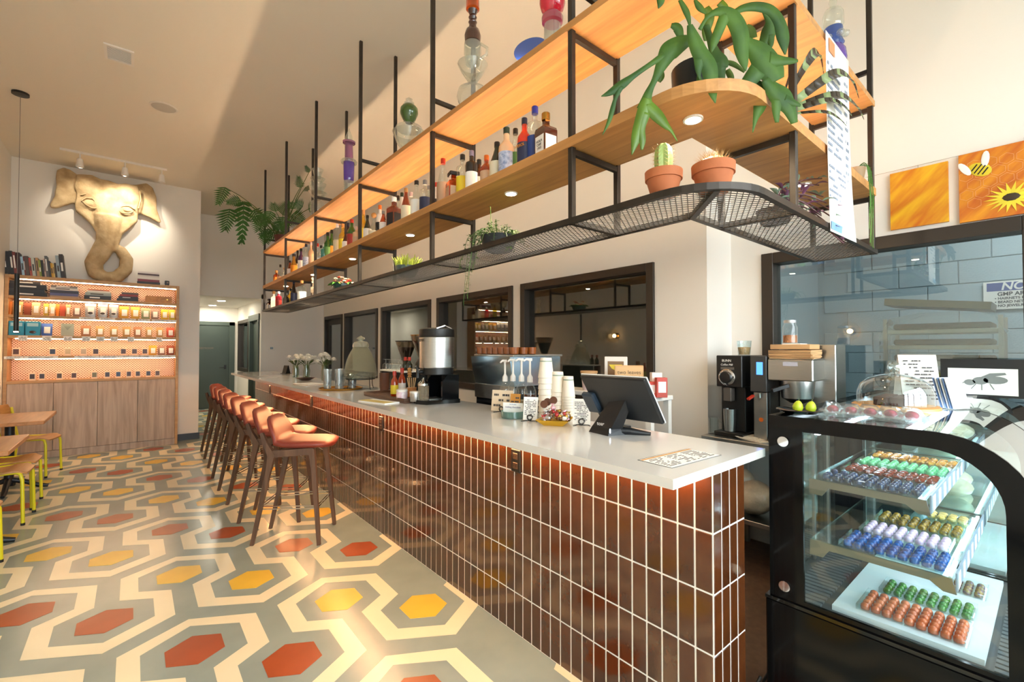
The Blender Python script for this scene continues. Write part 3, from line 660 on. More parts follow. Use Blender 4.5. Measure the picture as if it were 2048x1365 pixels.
rowB = [(82,118,.2,'#c9762a',0),(120,215,.2,'#b78a55',1),(222,290,.19,'#8a3f24',0),(295,375,.2,'#c2a47a',1),(405,455,.19,'#b9a03c',1),(460,520,.19,'#d9b48a',1),(522,560,.19,'#d97a1e',0),(562,620,.19,'#b5482e',0),(620,668,.19,'#b99368',1),(690,775,.19,'#8f6b5a',1),
        (815,930,.22,'#b8babd',1),(950,1055,.22,'#b8babd',1),(1070,1170,.22,'#b8babd',1),(1180,1290,.2,'#c9952e',1),(1310,1415,.2,'#c49a3a',1),(1430,1535,.19,'#7f8b6a',1),(1545,1640,.18,'#8a7468',1),(1662,1755,.18,'#c9a72e',1),(1762,1842,.18,'#bfae35',1)]
cn = {'#c9762a':'orange','#b78a55':'kraft brown','#8a3f24':'dark red','#c2a47a':'beige','#b9a03c':'olive yellow','#d9b48a':'peach','#d97a1e':'bright orange','#b5482e':'brick red','#b99368':'tan','#8f6b5a':'mauve brown','#b8babd':'silver','#c9952e':'golden kraft','#c49a3a':'amber kraft','#7f8b6a':'green patterned','#8a7468':'grey brown','#c9a72e':'yellow','#bfae35':'lemon yellow','#a8834f':'kraft','#9a6a48':'reddish kraft','#b08d5c':'light kraft','#3d63b0':'royal blue'}
for k, (a, c, h, cc, lb) in enumerate(rowB): pouch(a, c, SHZ[1], h*.85, cc, lb, '%s stand-up pouch, %s from the left on the second bookcase shelf' % (cn[cc], ORD[k]), win=(cc == '#b8babd'))
for k, (a, c) in enumerate(((90, 235), (240, 382))):
    t = thing('gift_box', 'teal gift box with clear window, '+('leftmost' if k == 0 else 'second from the left')+' on the third bookcase shelf', 'box', (fx((a+c)/2), BYF+.03, SHZ[2]))
    w = (fx(c)-fx(a))/2-.002; MB().cbox(-w, 0, 0, w, .09, .185, .003).build('carton', mat('teal_card', '#1f93b5', .45), t)
    MB().box(-w*.75, -.001, .12, w*.75, 0, .165).build('label', mat('pale_teal', '#a9d3de', .5), t); MB().ball((0, .004, .045), w*.6, 14, 6, (1, .18, .55)).build('window', mat('choc_window', '#4b3226', .25), t, 40)
pouch(385, 495, SHZ[2], .16, '#3d63b0', 1, 'royal blue pouch beside the teal gift boxes on the third bookcase shelf')
t = thing('greeting_card', 'pale grey card standing in the middle of the third bookcase shelf', 'card', (fx(643), BYF+.05, SHZ[2])); w = (fx(710)-fx(580))/2
MB().box(-w, 0, 0, w, .004, .17).build('front', mat('sage_card', '#a9b3a4', .6), t); MB().prism([(-w, .17), (w, .17), (0, .08)], -.002, 0, 'y').build('flap', mat('sage_card2', '#8f9a8d', .6), t)
rowC = [(775,880,'#9a6a48'),(930,1022,'#b08d5c'),(1080,1172,'#a8834f'),(1220,1315,'#a8834f'),(1345,1440,'#9a6a48'),(1485,1565,'#b08d5c'),(1612,1695,'#a8834f'),(1735,1830,'#b5482e')]
for k, (a, c, cc) in enumerate(rowC): pouch(a, c, SHZ[2], .145, cc, 1, '%s pouch with white label, %s of eight on the third bookcase shelf' % (cn[cc], ORD[k]))
for k, (a, c, cc) in enumerate(((1525,1620,'#c9952e'),(1632,1725,'#8f6b5a'),(1738,1838,'#8a3f24'))): pouch(a, c, SHZ[3], .14, cc, 1, '%s pouch at the right end of the fourth bookcase shelf, %s of three' % (cn[cc], ORD[k]))
def sbox(xc, w2, z, h, c, d, nm):
    t = thing('chocolate_box', nm, 'box', (fx(xc), BYF+.05, z)); w = (fx(xc+w2)-fx(xc-w2))/2
    MB().cbox(-w, 0, 0, w, .05, h, .002).build('carton', mat('cbox_'+c.strip('#'), c, .5), t)
    MB().box(-w*.72, -.001, h*.22, w*.72, 0, h*.85).build('label', mat('clab_'+d.strip('#'), d, .4), t)
for k, (x, d) in enumerate(((160,'#5a352a'),(500,'#333f58'),(650,'#c9b48a'),(808,'#bfae90'),(935,'#4a2f28'),(1235,'#4b2a22'),(1360,'#4f332b'),(1480,'#4f332b'))): sbox(x, 36, SHZ[3], .105, '#ecd2b4', d, 'small cream chocolate box, %s from the left on the fourth bookcase shelf' % ORD[k])
for k, (x, d) in enumerate(((312,'#3b2a26'),(403,'#38303c'),(570,'#4a3a2e'),(715,'#4c2c22'),(925,'#6a6a4a'),(1062,'#40303a'),(1182,'#36486a'),(1300,'#4a3238'),(1402,'#3e2e2e'),(1525,'#3c3440'),(1633,'#5a3c2c'))): sbox(x, 32, SHZ[4], .1, '#ecd2b4', d, 'small cream chocolate box, %s from the left on the lowest bookcase shelf' % ORD[k])
def tagc(xa, xb, z, h, nm):
    t = thing('price_card', nm, 'price card', (fx((xa+xb)/2), BYF-.003, z)); w = (fx(xb)-fx(xa))/2; MB().box(-w, -.0015, -h, w, 0, 0).build('card', PAPER, t); b = scribble(w*1.5, h*.7, 3, xa); o = b.build('print', INK, t, loc=(0, -.0017, -h/2), rot=(R(90), 0, 0))
for k, (a, c) in enumerate(((185,270),(405,495),(608,697),(793,880),(940,1028),(1092,1172),(1278,1355),(1612,1682))): tagc(a, c, SHZ[2]-.005, .065, 'white price card under the third bookcase shelf, %s from the left' % ORD[k])
for k, (a, c) in enumerate(((760,930),(968,1140),(1215,1372),(1395,1535),(1555,1855))): tagc(a, c, SHZ[1]-.006, .024, 'white price strip on the second bookcase shelf edge, %s from the left' % ORD[k])
for k, (a, c) in enumerate(((62,235),(240,560),(720,975),(980,1180),(1185,1580),(1585,1845))): tagc(a, c, SHZ[3]-.004, .034, 'white price strip on the fourth bookcase shelf edge, %s from the left' % ORD[k])
# ================================================================ elephant head
def ez(x, y): q = P(x/4.876, 280+y/4.876, y=8.85); return (q.x, q.z)
eh = thing('elephant_sculpture', 'large tan elephant head sculpture with curled trunk mounted above the bookcase', 'sculpture', (-.3, 8.945, 3.3))
earL = [(555,300),(620,272),(690,295),(745,335),(800,380),(800,450),(790,540),(790,590),(755,612),(690,625),(560,665),(495,662),(485,635),(530,560),(550,450),(545,370)]
earR = [(1200,445),(1330,440),(1430,425),(1490,470),(1525,560),(1530,680),(1570,800),(1555,815),(1460,760),(1350,712),(1290,660),(1290,500)]
head = [(750,350),(900,358),(985,400),(1060,410),(1150,445),(1220,440),(1340,462),(1368,540),(1368,630),(1345,690),(1342,800),(1290,850),(1190,930),(1165,1010),(1130,1090),(940,1090),(930,1030),(945,960),(935,900),(900,840),(830,770),(740,700),(735,640),(755,560),(745,450)]
b = MB()
for poly, y0, y1 in ((earL, 8.86, 8.925), (earR, 8.86, 8.925), (head, 8.79, 8.925)): b.prism([ez(*p) for p in poly], y0, y1, 'y')
def eb(x, y, r, dy, s3=(1, 1, 1)):
    q = ez(x, y); b.ball((q[0], dy, q[1]), r*.00112, 14, 10, s3)
eb(880, 480, 150, 8.82, (1, .55, 1)); eb(1230, 560, 150, 8.82, (1, .55, 1)); eb(1060, 640, 190, 8.83, (1, .6, 1.3)); eb(870, 640, 95, 8.80, (1, .5, .7)); eb(1240, 690, 95, 8.80, (1, .5, .7))
tk = [(1060,760,160,8.83),(1055,900,130,8.82),(1040,1010,115,8.82),(985,1110,112,8.82),(915,1210,100,8.84),(935,1300,92,8.85),(1030,1352,85,8.85),(1140,1345,84,8.85),(1225,1270,80,8.855),(1235,1170,78,8.86),(1180,1085,70,8.87),(1110,1050,60,8.88)]
pts = []; rr = []
for i in range(len(tk)-1):
    for f in (0, .5):
        a, c = tk[i], tk[i+1]; q = ez(a[0]+(c[0]-a[0])*f, a[1]+(c[1]-a[1])*f); pts.append((q[0], a[3]+(c[3]-a[3])*f, q[1])); rr.append((a[2]+(c[2]-a[2])*f)*.00112*.92)
b.tube(pts, rr, 14)
HIDE = mat('papier_mache', '#c9b28c', .85, nz=.2, nscale=9, hex2='#a68d66', bump=.5, bscale=45)
o = b.build('head', HIDE, eh, 60); o.location = (.3, -8.99, -3.3)
m_ = o.modifiers.new('remesh', 'REMESH'); m_.mode = 'VOXEL'; m_.voxel_size = .013; m_.use_smooth_shade = True
m_ = o.modifiers.new('smooth', 'SMOOTH'); m_.factor = .5; m_.iterations = 9
for nm, pts_ in (('eyelid', [(800,620),(850,588),(910,598),(970,660)]), ('eyelid', [(815,625),(850,660),(905,690),(945,690)]), ('eyelid', [(1150,690),(1200,668),(1260,668),(1325,705)]), ('eyelid', [(1160,712),(1195,735),(1260,738),(1305,718)]), ('brow_crease', [(790,560),(860,548),(930,572)]), ('ear_crease', [(1362,520),(1372,600),(1350,690)])):
    b = MB(); b.tube([(ez(*p)[0], 8.745+(.02 if 'crease' in nm else 0), ez(*p)[1]) for p in pts_], .011, 6); o = b.build(nm, HIDE, eh, 60); o.location = (.3, -8.99, -3.3)
for x, y in ((880, 645), (1240, 702)):
    b = MB(); q = ez(x, y); b.ball((q[0], 8.762, q[1]), .05, 12, 8, (1.2, .4, .6)); o = b.build('eyeball', HIDE, eh, 60); o.location = (.3, -8.99, -3.3)
# ================================================================ bottles on the hanging shelf
ZLO, ZUP, ZME = 2.362, 2.862, 2.003
PROF = {'std': [(.94,0),(1,.015),(1,.56),(.93,.63),(.55,.71),(.36,.76),(.34,.92)], 'flat': [(.95,0),(1,.015),(1,.68),(.94,.72),(.5,.755),(.36,.78),(.34,.92)],
        'slope': [(.95,0),(1,.015),(1,.42),(.88,.52),(.5,.72),(.34,.82),(.32,.93)], 'bulb': [(.6,0),(.85,.04),(1,.2),(.97,.36),(.7,.5),(.36,.6),(.3,.66),(.3,.9)], 'square': [(1.25,0),(1.32,.02),(1.32,.62),(1.2,.68),(.5,.73),(.42,.76),(.42,.9)], 'slim': [(.95,0),(1,.01),(1,.5),(.75,.62),(.5,.74),(.45,.93)]}
BODY = {'clear': glass('bottle_clear', '#f4f6f2', .07), 'amber': glass('bottle_amber', '#c8711f', .07, haze=.25, body='#b5571a'), 'green': glass('bottle_green', '#4fae3a', .07, haze=.3, body='#2f8a1e'),
        'dark': mat('bottle_dark', '#1d1210', .1, coat=.4), 'dkgreen': mat('bottle_dkgreen', '#1a2415', .1, coat=.4), 'yellow': glass('bottle_yellow', '#f0d878', .07, haze=.35, body='#e0b93a'), 'orange': glass('bottle_orange', '#ff6a2a', .07, haze=.5, body='#ff4a14'),
        'peach': mat('bottle_peach', '#e2b78f', .2, coat=.4), 'white': mat('bottle_white', '#ded9d0', .25, coat=.3), 'purple': mat('bottle_purple', '#4a2350', .15, coat=.4), 'teal': glass('bottle_teal', '#8fd0cf', .07, haze=.3, body='#5fb0b4'), 'brown': mat('bottle_brown', '#4a1f0c', .1, coat=.5), 'red': glass('bottle_red', '#d0304a', .07, haze=.4, body='#c02a44'), 'gold': glass('bottle_gold', '#e0b030', .08, haze=.4, body='#c99a1a')}
CAPS = {'black': BLACK, 'red': mat('cap_red', '#b8321f', .4), 'orange': mat('cap_orange', '#d0651a', .4), 'cork': mat('cork', '#c08a4e', .8, nz=.15), 'blue': mat('cap_blue', '#27348b', .35), 'lilac': mat('cap_lilac', '#8d86a0', .3, .5), 'green': mat('cap_green', '#20301f', .4), 'grey': mat('cap_grey', '#8b8d92', .3, .6), 'white': WHITE, 'brass': BRASS, 'navy': mat('cap_navy', '#1b2033', .35), 'pink': mat('cap_pink', '#d8b8b4', .4)}
LABS = {'cream': mat('lab_cream', '#ddd3b8', .6), 'white': PAPER, 'yellow': mat('lab_yellow', '#e3c92e', .5), 'black': mat('lab_black', '#1b1a1f', .5), 'navy': mat('lab_navy', '#232a4a', .5), 'blue': mat('lab_blue', '#2c4486', .5), 'tan': mat('lab_tan', '#c7a585', .6), 'green': mat('lab_green', '#5c8a4a', .6), 'orange': mat('lab_orange', '#d98a1e', .5), 'wb': mat('lab_whiteblue', '#c9d2e6', .5, nz=.25, nscale=60, hex2='#7d8fb8'), 'red': mat('lab_red', '#a3342c', .5)}
def bottle(x, y, z, h, r, style, body, cap, lab, name, rz=0, lettering=None):
    t = thing('bottle', name, 'bottle', (x, y, z), rz or random.uniform(-.3, .3), 'bottles on the hanging shelf')
    n = 4 if style == 'square' else 14; pr = [(a*r, c*h) for a, c in PROF[style]]
    g = MB().lathe(pr, n); 
    if n == 4: g.v = [(p[0]*_c(R(45))-p[1]*_s(R(45)), p[0]*_s(R(45))+p[1]*_c(R(45)), p[2]) for p in g.v]
    g.build('glass', BODY[body], t, 50)
    hr = PROF[style][-1][0]*r*1.18; hz = PROF[style][-1][1]*h-.012
    if cap == 'cork' and style == 'bulb': MB().ball((0, 0, h*.94), hr*1.5, 12, 8).build('cap', CAPS[cap], t, 50)
    elif style == 'square' and cap == 'black': MB().cbox(-r*.75, -r*.75, h*.86, r*.75, r*.75, h, .004).build('cap', BLACK, t)
    else: MB().lathe([(hr, hz), (hr, h-.002), (hr*.9, h)], 12).build('cap', CAPS[cap], t, 40)
    if lab:
        lz0, lz1 = (.1, .5) if style != 'bulb' else (.12, .32)
        if n == 4: MB().box(-r*.78, -r*.945, h*.1, r*.78, -r*.935, h*.5).box(-r*.945, -r*.78, h*.1, -r*.935, r*.78, h*.5).build('label', LABS[lab], t)
        else: MB().lathe([(r*1.012, lz0*h), (r*1.012, lz1*h)], 14, closed=False).build('label', LABS[lab], t, 60)
    return t
BL = [ # px, top y, X, r, style, body, cap, label, look
 (1092,227,1.53,.042,'square','brown','brass','white','square dark brown bottle with white label'),(1070,214,1.55,.042,'flat','clear','blue','blue','clear bottle with blue label and blue cap'),(1049,237,1.52,.038,'std','orange','navy','navy','bright orange bottle with navy label'),
 (1031,258,1.57,.037,'slope','clear','black','green','clear bottle with pale green label'),(1013,256,1.53,.044,'std','peach','green','wb','peach cream bottle with white and blue label'),(994,285,1.53,.042,'slope','dkgreen','black','cream','dark green bottle with wide cream label'),
 (973,314,1.53,.036,'std','amber','orange','tan','amber bottle with orange cap'),(958,320,1.58,.036,'std','brown','black','white','dark brown bottle half hidden by its neighbours'),(943,302,1.53,.037,'flat','dark','lilac','white','black bottle with lilac cap'),(925,310,1.54,.039,'flat','clear','black','yellow','clear bottle with bright yellow label'),
 (907,346,1.52,.042,'square','amber','black','tan','short square amber bottle with black stopper'),(886,318,1.53,.041,'slope','clear','red','tan','clear bottle with red cap and tan label'),(873,366,1.6,.035,'std','white','red','black','white bottle with dark band'),(858,372,1.58,.032,'std','clear','grey',None,'plain clear bottle'),
 (850,361,1.52,.038,'flat','clear','grey','navy','clear bottle with navy and white label'),(833,362,1.53,.042,'slope','clear','black','white','tall clear bottle with black cap'),(822,385,1.58,.034,'std','clear','pink','white','clear bottle with pale cap'),(812,377,1.52,.036,'slope','amber','cork','cream','amber bottle with cork and cream label'),
 (804,386,1.6,.036,'slope','white','green','wb','white and blue bottle with green cap'),(796,392,1.6,.034,'std','clear','black','blue','clear bottle with blue label and dark neck'),(788,395,1.52,.042,'square','amber','white','black','square bottle with tall black label'),(778,414,1.56,.034,'std','clear','pink','cream','clear bottle with cream label and pale cork'),
 (767,424,1.52,.032,'slope','amber','grey','white','slim amber bottle with white label'),(760,411,1.58,.036,'flat','white','orange','black','white bottle with orange red cap'),(748,428,1.53,.044,'bulb','clear','cork','cream','round clear decanter with wooden ball stopper'),(735,431,1.53,.034,'slope','dkgreen','black','white','dark green bottle with white collar'),
 (727,421,1.57,.038,'std','yellow','cork','yellow','pale yellow bottle with long cork'),(713,462,1.53,.032,'flat','peach','pink','tan','pale tan bottle beside a black post'),(704,439,1.53,.041,'std','green','red','red','green bottle with red cap'),(697,446,1.6,.036,'std','dark','navy','black','dark bottle with navy cap'),
 (692,468,1.52,.032,'slope','brown','black','white','small brown bottle'),(686,448,1.55,.038,'std','yellow','cork','yellow','golden bottle with cork top'),(675,448,1.54,.037,'slope','clear','white','cream','clear bottle with white cap and cream label'),(664,460,1.6,.037,'std','green','black','orange','green bottle with black cap and orange label'),
 (656,465,1.56,.037,'std','green','black','green','bright green bottle with black cap'),(649,498,1.53,.034,'flat','teal','white',None,'pale teal bottle'),(643,491,1.6,.034,'std','clear','black','wb','clear bottle with black cap'),(636,487,1.53,.038,'bulb','clear','red','white','round clear bottle with red stopper'),
 (623,484,1.58,.034,'std','peach','pink','tan','pale pink bottle'),(613,488,1.53,.037,'flat','clear','navy','wb','clear bottle with slate cap'),(603,497,1.53,.036,'std','purple','black','white','purple bottle with white label'),(596,501,1.6,.035,'slope','dark','black','cream','dark bottle with cream label'),
 (589,508,1.55,.039,'slim','gold','black','orange','gold ribbed bottle'),(581,521,1.52,.032,'slope','amber','black','white','short amber bottle'),(570,535,1.58,.034,'slope','clear','cork','white','small clear bottle'),(562,529,1.54,.04,'bulb','clear','black','tan','clear flask with dark stopper'),(554,541,1.53,.036,'square','amber','cork','orange','square golden bottle')]
for k, (px, yt, X, r, stl, bo, ca, la, look) in enumerate(BL):
    y = P(px, 400, x=X).y; h = max(.19, min(.36, P(px, yt, x=X).z-ZLO)); n = len(BL)
    t = bottle(X, y, ZLO, h, r, stl, bo, ca, la, look+', '+('nearest' if k == 0 else ORD[k] if k < n-1 else 'last')+' along the middle board', lettering=None)
    if k == 2: text('lettering', 'APEROL', .022, LABS['orange'], t, (-.0385, 0, h*.43), (R(90), 0, R(-90)), sx=.9)
    if k == 0: text('lettering', 'NOLA\nOAK\n1913', .017, INK, t, (-.042, 0, h*.31), (R(90), 0, R(-90)))
BM = [(533,602,1.5,.03,'square','brown','black','white','small square brown bottle'),(540,598,1.6,.03,'flat','amber','black','cream','small amber bottle'),(547,583,1.53,.04,'square','white','cork','cream','tall white square bottle'),(559,583,1.53,.04,'flat','red','white','red','bright red bottle'),
 (574,586,1.52,.038,'std','dark','white','black','black bottle behind the post'),(583,577,1.6,.036,'std','yellow','black','yellow','yellow bottle'),(589,562,1.54,.038,'slope','dark','navy','navy','tall navy bottle'),(594,585,1.6,.034,'flat','brown','black','tan','copper brown bottle'),(605,561,1.54,.05,'flat','clear','cork','white','large clear bottle with white label')]
for k, (px, yt, X, r, stl, bo, ca, la, look) in enumerate(BM):
    y = min(P(px, 400, x=X).y, 7.24-.06*k); h = max(.17, min(.36, P(px, yt, x=X).z-ZME)); bottle(X, y, ZME, h, r, stl, bo, ca, la, look+', %s from the hallway end on the mesh shelf' % ORD[k])
# beaded glass figure
q = P(627, 500, x=1.56); t = thing('bead_ornament', 'sparkling white bead ornament at the far end of the mesh shelf', 'ornament', (1.56, q.y, ZME))
for k in range(7): MB().ball((.01*_s(k*2), .01*_c(k*2), .03+k*.036), .028-.002*k, 10, 6).build('bead', glass('bead_glass', '#fff6e6', .1, haze=.6, body='#fff2dc'), t, 50)
# ================================================================ stacked glass sculptures on the upper board
G = {'clear': glass('art_clear', '#f1f5f0', .1, .03, haze=.12, body='#ffffff'), 'pink': glass('art_pink', '#f0305f', .08, .03, haze=.55, body='#e8285a'), 'rose': glass('art_rose', '#e58aa6', .08, .04, haze=.5, body='#e07a9a'), 'brown': glass('art_brown', '#7a3418', .08, .04, haze=.5, body='#6a2c14'), 'amber': glass('art_amber', '#f08a18', .08, .03, haze=.4, body='#e07a10'),
     'green': glass('art_green', '#6f9a2a', .08, .03, haze=.5, body='#5a8a1e'), 'purple': glass('art_purple', '#a080e8', .08, .03, haze=.5, body='#8a64dc'), 'lilac': glass('art_lilac', '#d8a8d0', .08, .03, haze=.4, body='#cf98c8'), 'blue': glass('art_blue', '#6a9ae8', .08, .03, haze=.2, body='#5a8ad8')}
def sculpt(label, px, X, pieces, y=None, ztop=None):
    yy = P(px, 300, x=X).y if y is None else y
    t = thing('glass_sculpture', label, 'glass sculpture', (X, yy, ZUP), group=None)
    for nm, g, prof in pieces:
        b = MB().lathe(prof, 22); o = b.build(nm, G[g], t, 40)
    return t
def cupf(z, r0, r1, h, w=0): return [(r0*.6, z), (r0, z+.004), ((r0+r1)/2+w, z+h*.5), (r1, z+h), (r1*.93, z+h), ((r0+r1)/2+w-.008, z+h*.5), (r0*.8, z+.012)]
def dish(z, r, h): return [(.02, z), (.03, z+.006), (r*.7, z+h*.5), (r, z+h), (r*.96, z+h*1.02), (r*.5, z+h*.45), (.012, z+.02)]
SX = 1.54
t = sculpt('hot pink vase stacked on a clear cut-glass cup, above the orange bottle', 1105, SX, [('cup', 'clear', cupf(.0, .044, .04, .158)), ('cup', 'rose', [(.038, .158), (.05, .168), (.053, .19), (.045, .206), (.036, .212)]), ('vase', 'pink', [(.036, .212), (.052, .228), (.062, .26), (.06, .31), (.04, .34), (.03, .42), (.04, .48), (.035, .48)])])
b = MB().lathe([(.0001, 0), (.07, .008), (.085, .014), (.085, .018), (.0001, .004)], 28); b.build('plate', G['blue'], t, 40, loc=(-.02, .13, .082), rot=(R(8), R(-68), R(25)))
t = sculpt('brown goblet stacked on clear dishes with an amber vase on top', 945, SX, [('bowl', 'clear', [(.03, 0), (.07, .02), (.095, .09), (.085, .135), (.035, .154), (.02, .184)]), ('dish', 'clear', dish(.184, .09, .106)), ('cup', 'clear', cupf(.29, .042, .05, .127, .006)), ('goblet', 'brown', [(.035, .417), (.046, .425), (.05, .46), (.042, .495), (.026, .508)]), ('stem', 'brown', [(.026, .508), (.02, .53), (.026, .545), (.019, .56), (.025, .575), (.019, .59), (.03, .617)]), ('vase', 'amber', [(.028, .617), (.04, .625), (.038, .7), (.044, .78), (.04, .8)])])
for s0 in (-1, 1): MB().tube([(.045*_c(R(50*s0)), .045*_s(R(50*s0)), .32), (.085*_c(R(50*s0)), .085*_s(R(50*s0)), .34), (.09*_c(R(50*s0)), .09*_s(R(50*s0)), .38), (.05*_c(R(50*s0)), .05*_s(R(50*s0)), .41)], .009, 8).build('handle', G['clear'], t, 50)
sculpt('dark green glass ball on ruffled clear bowls', 818, SX, [('bowl', 'clear', dish(.0, .12, .18)), ('bowl', 'clear', [(.03, .18), (.085, .195), (.095, .215), (.06, .24), (.028, .25)]), ('ball', 'green', [(.025, .25), (.045, .275), (.065, .32), (.064, .355), (.045, .38), (.03, .387)]), ('knob', 'clear', [(.03, .387), (.036, .4), (.018, .415), (.026, .425), (.008, .44)])])
sculpt('tall purple and pink cylinder tower with a clear spire', 698, SX, [('foot', 'clear', cupf(0, .05, .045, .165)), ('cylinder', 'purple', [(.042, .165), (.046, .18), (.051, .335), (.049, .345)]), ('rim', 'clear', [(.07, .335), (.075, .352), (.066, .366), (.04, .37)]), ('cylinder', 'lilac', [(.036, .37), (.038, .38), (.034, .515), (.05, .53)]), ('rim', 'lilac', [(.056, .525), (.058, .54), (.036, .552)]), ('spire', 'clear', [(.034, .552), (.03, .59), (.012, .64), (.001, .669)])])
sculpt('clear crystal tower of stacked cups behind a black post', 636, SX, [('bowl', 'clear', [(.04, 0), (.07, .06), (.08, .15), (.06, .21), (.03, .225)]), ('dish', 'clear', dish(.225, .1, .08)), ('cup', 'clear', cupf(.305, .05, .09, .1, .0)), ('dish', 'clear', dish(.405, .08, .06)), ('cup', 'clear', cupf(.465, .03, .06, .1))])
q = P(1667, 100, y=.78)
t = sculpt('purple glass ball under a clear bottle near the hanging menu', 0, q.x, [('foot', 'clear', cupf(0, .045, .035, .12)), ('ball', 'purple', [(.03, .12), (.052, .15), (.063, .2), (.058, .25), (.042, .28)]), ('collar', 'blue', [(.042, .28), (.052, .29), (.04, .32), (.046, .37), (.044, .382)]), ('bottle', 'clear', [(.044, .382), (.05, .395), (.05, .46), (.038, .485), (.016, .5)]), ('spire', 'clear', [(.013, .5), (.02, .53), (.011, .56), (.018, .59), (.009, .64), (.014, .68), (.004, .74)])], y=.78)
for a in range(6): MB().ball((.055*_c(a), .055*_s(a), .31+.012*(a % 3)), .02, 8, 6).build('petal', G['clear'], t, 50)
# ================================================================ things on the bar top
def PC(px, py): return P(px, py, z=CT)
# small dark card holder, vases with white flowers
PETAL = mat('white_petal', '#efe9dd', .7); LEAFD = mat('leaf_dark', '#3c4f22', .5, nz=.2)
q = PC(567, 748); t = thing('sign_holder', 'small dark sign holder at the far end of the bar top', 'sign', (1.84, 7.85, CT), R(20)); MB().prism([(0, 0), (.08, 0), (.05, .13), (.035, .13)], -.05, .05, 'y').build('plate', BLACK, t); MB().cbox(-.02, -.06, 0, .1, .06, .006, .002).build('base', BLACK, t)
def vase(x, y, n, label, seed, z=CT, h=.17):
    rd = random.Random(seed); t = thing('flower_vase', label, 'vase', (x, y, z), group='vases of white flowers')
    MB().lathe([(.035, 0), (.042, .004), (.045, h*.6), (.036, h*.85), (.042, h), (.039, h), (.033, h*.85), (.041, h*.6), (.036, .01)], 16).build('glass', glass('vase_glass', '#e9f0ea', .08), t, 40)
    for k in range(n):
        a = rd.uniform(0, 6.28); r = rd.uniform(.02, .11); hx, hy, hz = r*_c(a), r*_s(a), h+rd.uniform(.03, .13)
        s0 = MB().tube([(rd.uniform(-.02, .02), rd.uniform(-.02, .02), .01), (hx*.3, hy*.3, h), (hx, hy, hz-.02)], .0028, 5).build('stem', STEM, t)
        b = MB()
        for j in range(4):
            m = 11-j*2; el = R(-12+26*j); L = .047-.004*j
            for i in range(m):
                an = 6.283*i/m+j*.35; d = Vector((_c(an)*_c(el), _s(an)*_c(el), _s(el))); w = Vector((-_s(an), _c(an), 0))*.012; o_ = Vector((hx, hy, hz))
                b.add([o_, o_+d*L*.65+w, o_+d*L+Vector((0, 0, .004)), o_+d*L*.65-w], [(0, 1, 2, 3)])
        b.ball((hx, hy, hz), .012, 8, 5); b.build('blossom', PETAL, s0)
    for k in range(5):
        a = rd.uniform(0, 6.28); c = (.07*_c(a), .07*_s(a), h+rd.uniform(.0, .07)); b = MB(); b.add([(c[0]*.3, c[1]*.3, h), (c[0]-.02*_s(a), c[1]+.02*_c(a), c[2]), (c[0]*1.5, c[1]*1.5, c[2]+.01), (c[0]+.02*_s(a), c[1]-.02*_c(a), c[2])], [(0, 1, 2, 3)]); b.build('leaf', LEAFD, t)
vase(1.70, 6.62, 9, 'glass vase of white flowers, farthest along the bar top', 1); vase(1.72, 6.2, 11, 'glass vase of white flowers standing behind a brown dish', 2, h=.19)
vase(1.80, 5.72, 12, 'glass vase of white flowers behind the stacked tumblers', 5, h=.2)
t = thing('dish', 'shallow dark brown dish in front of the flower vases', 'dish', (1.66, 6.02, CT)); MB().lathe([(.05, 0), (.055, .004), (.11, .03), (.115, .032), (.06, .012), (.0001, .008)], 24).build('bowl', mat('brown_stoneware', '#4a3022', .35), t, 40)
t = thing('menu_pad', 'flat pad of menus lying on the bar top before the tumblers', 'menu', (1.5, 5.27, CT), R(8)); 
for k in range(3): MB().box(-.11, -.16, k*.004, .11, .16, k*.004+.0038).build('sheet', [PAPER, KRAFT, PAPER][k], t, rot=(0, 0, R(k*3)))
t = thing('gold_tray', 'round brass tray under stacks of tumblers', 'tray', (1.56, 4.47, CT)); MB().lathe([(.19, 0), (.2, .003), (.205, .018), (.2, .018), (.193, .007), (.0001, .005)], 36).build('plate', BRASS, t, 40)
TUM = [(.028, 0), (.034, .002), (.041, .095), (.038, .095), (.031, .008), (.0001, .008)]
SILV = glass('tumbler_glass', '#eef3f4', .1, .03, haze=.14, body='#ffffff')
k_ = 0
for k_, (sx, sy, n) in enumerate(((-.11, .06, 3), (-.02, -.0, 3), (.03, .1, 3), (.1, -.03, 2), (.13, .06, 2))):
    for j in range(n):
        t = tag(MB().lathe(TUM, 18).build('tumbler', SILV, None, 40, loc=(1.56+sx, 4.47+sy, CT+.007+j*.047)), 'clear tumbler, %s from the bottom in the %s stack on the brass tray' % (ORD[j], ['left front', 'front', 'back left', 'right front', 'right back'][k_]), 'glass', 'stacked tumblers on the brass tray')
# beehive jar on wire stand
t = thing('wire_stand', 'black wire stand carrying the glass beehive jar', 'stand', (1.71, 4.36, CT)); WIRE = mat('black_wire', '#1a1a1a', .4, .5)
b = MB()
for z in (.1, .125, .155): b.tube([(.135*_c(R(a)), .135*_s(R(a)), z) for a in range(0, 360, 20)], .0028, 5, loop=True)
b.build('ring', WIRE, t)
for a in range(15, 375, 90): MB().tube([(.135*_c(R(a)), .135*_s(R(a)), .155), (.138*_c(R(a)), .138*_s(R(a)), .05), (.15*_c(R(a)), .15*_s(R(a)), .002)], .0035, 5).build('leg', WIRE, t)
for a in range(0, 360, 30): MB().tube([(.135*_c(R(a)), .135*_s(R(a)), .1), (.14*_c(R(a+8)), .14*_s(R(a+8)), .128), (.135*_c(R(a+15)), .135*_s(R(a+15)), .155)], .002, 4).build('scroll', WIRE, t)
MB().lathe([(.0001, .1), (.135, .1), (.135, .104), (.0001, .104)], 24).build('shelf', WIRE, t)
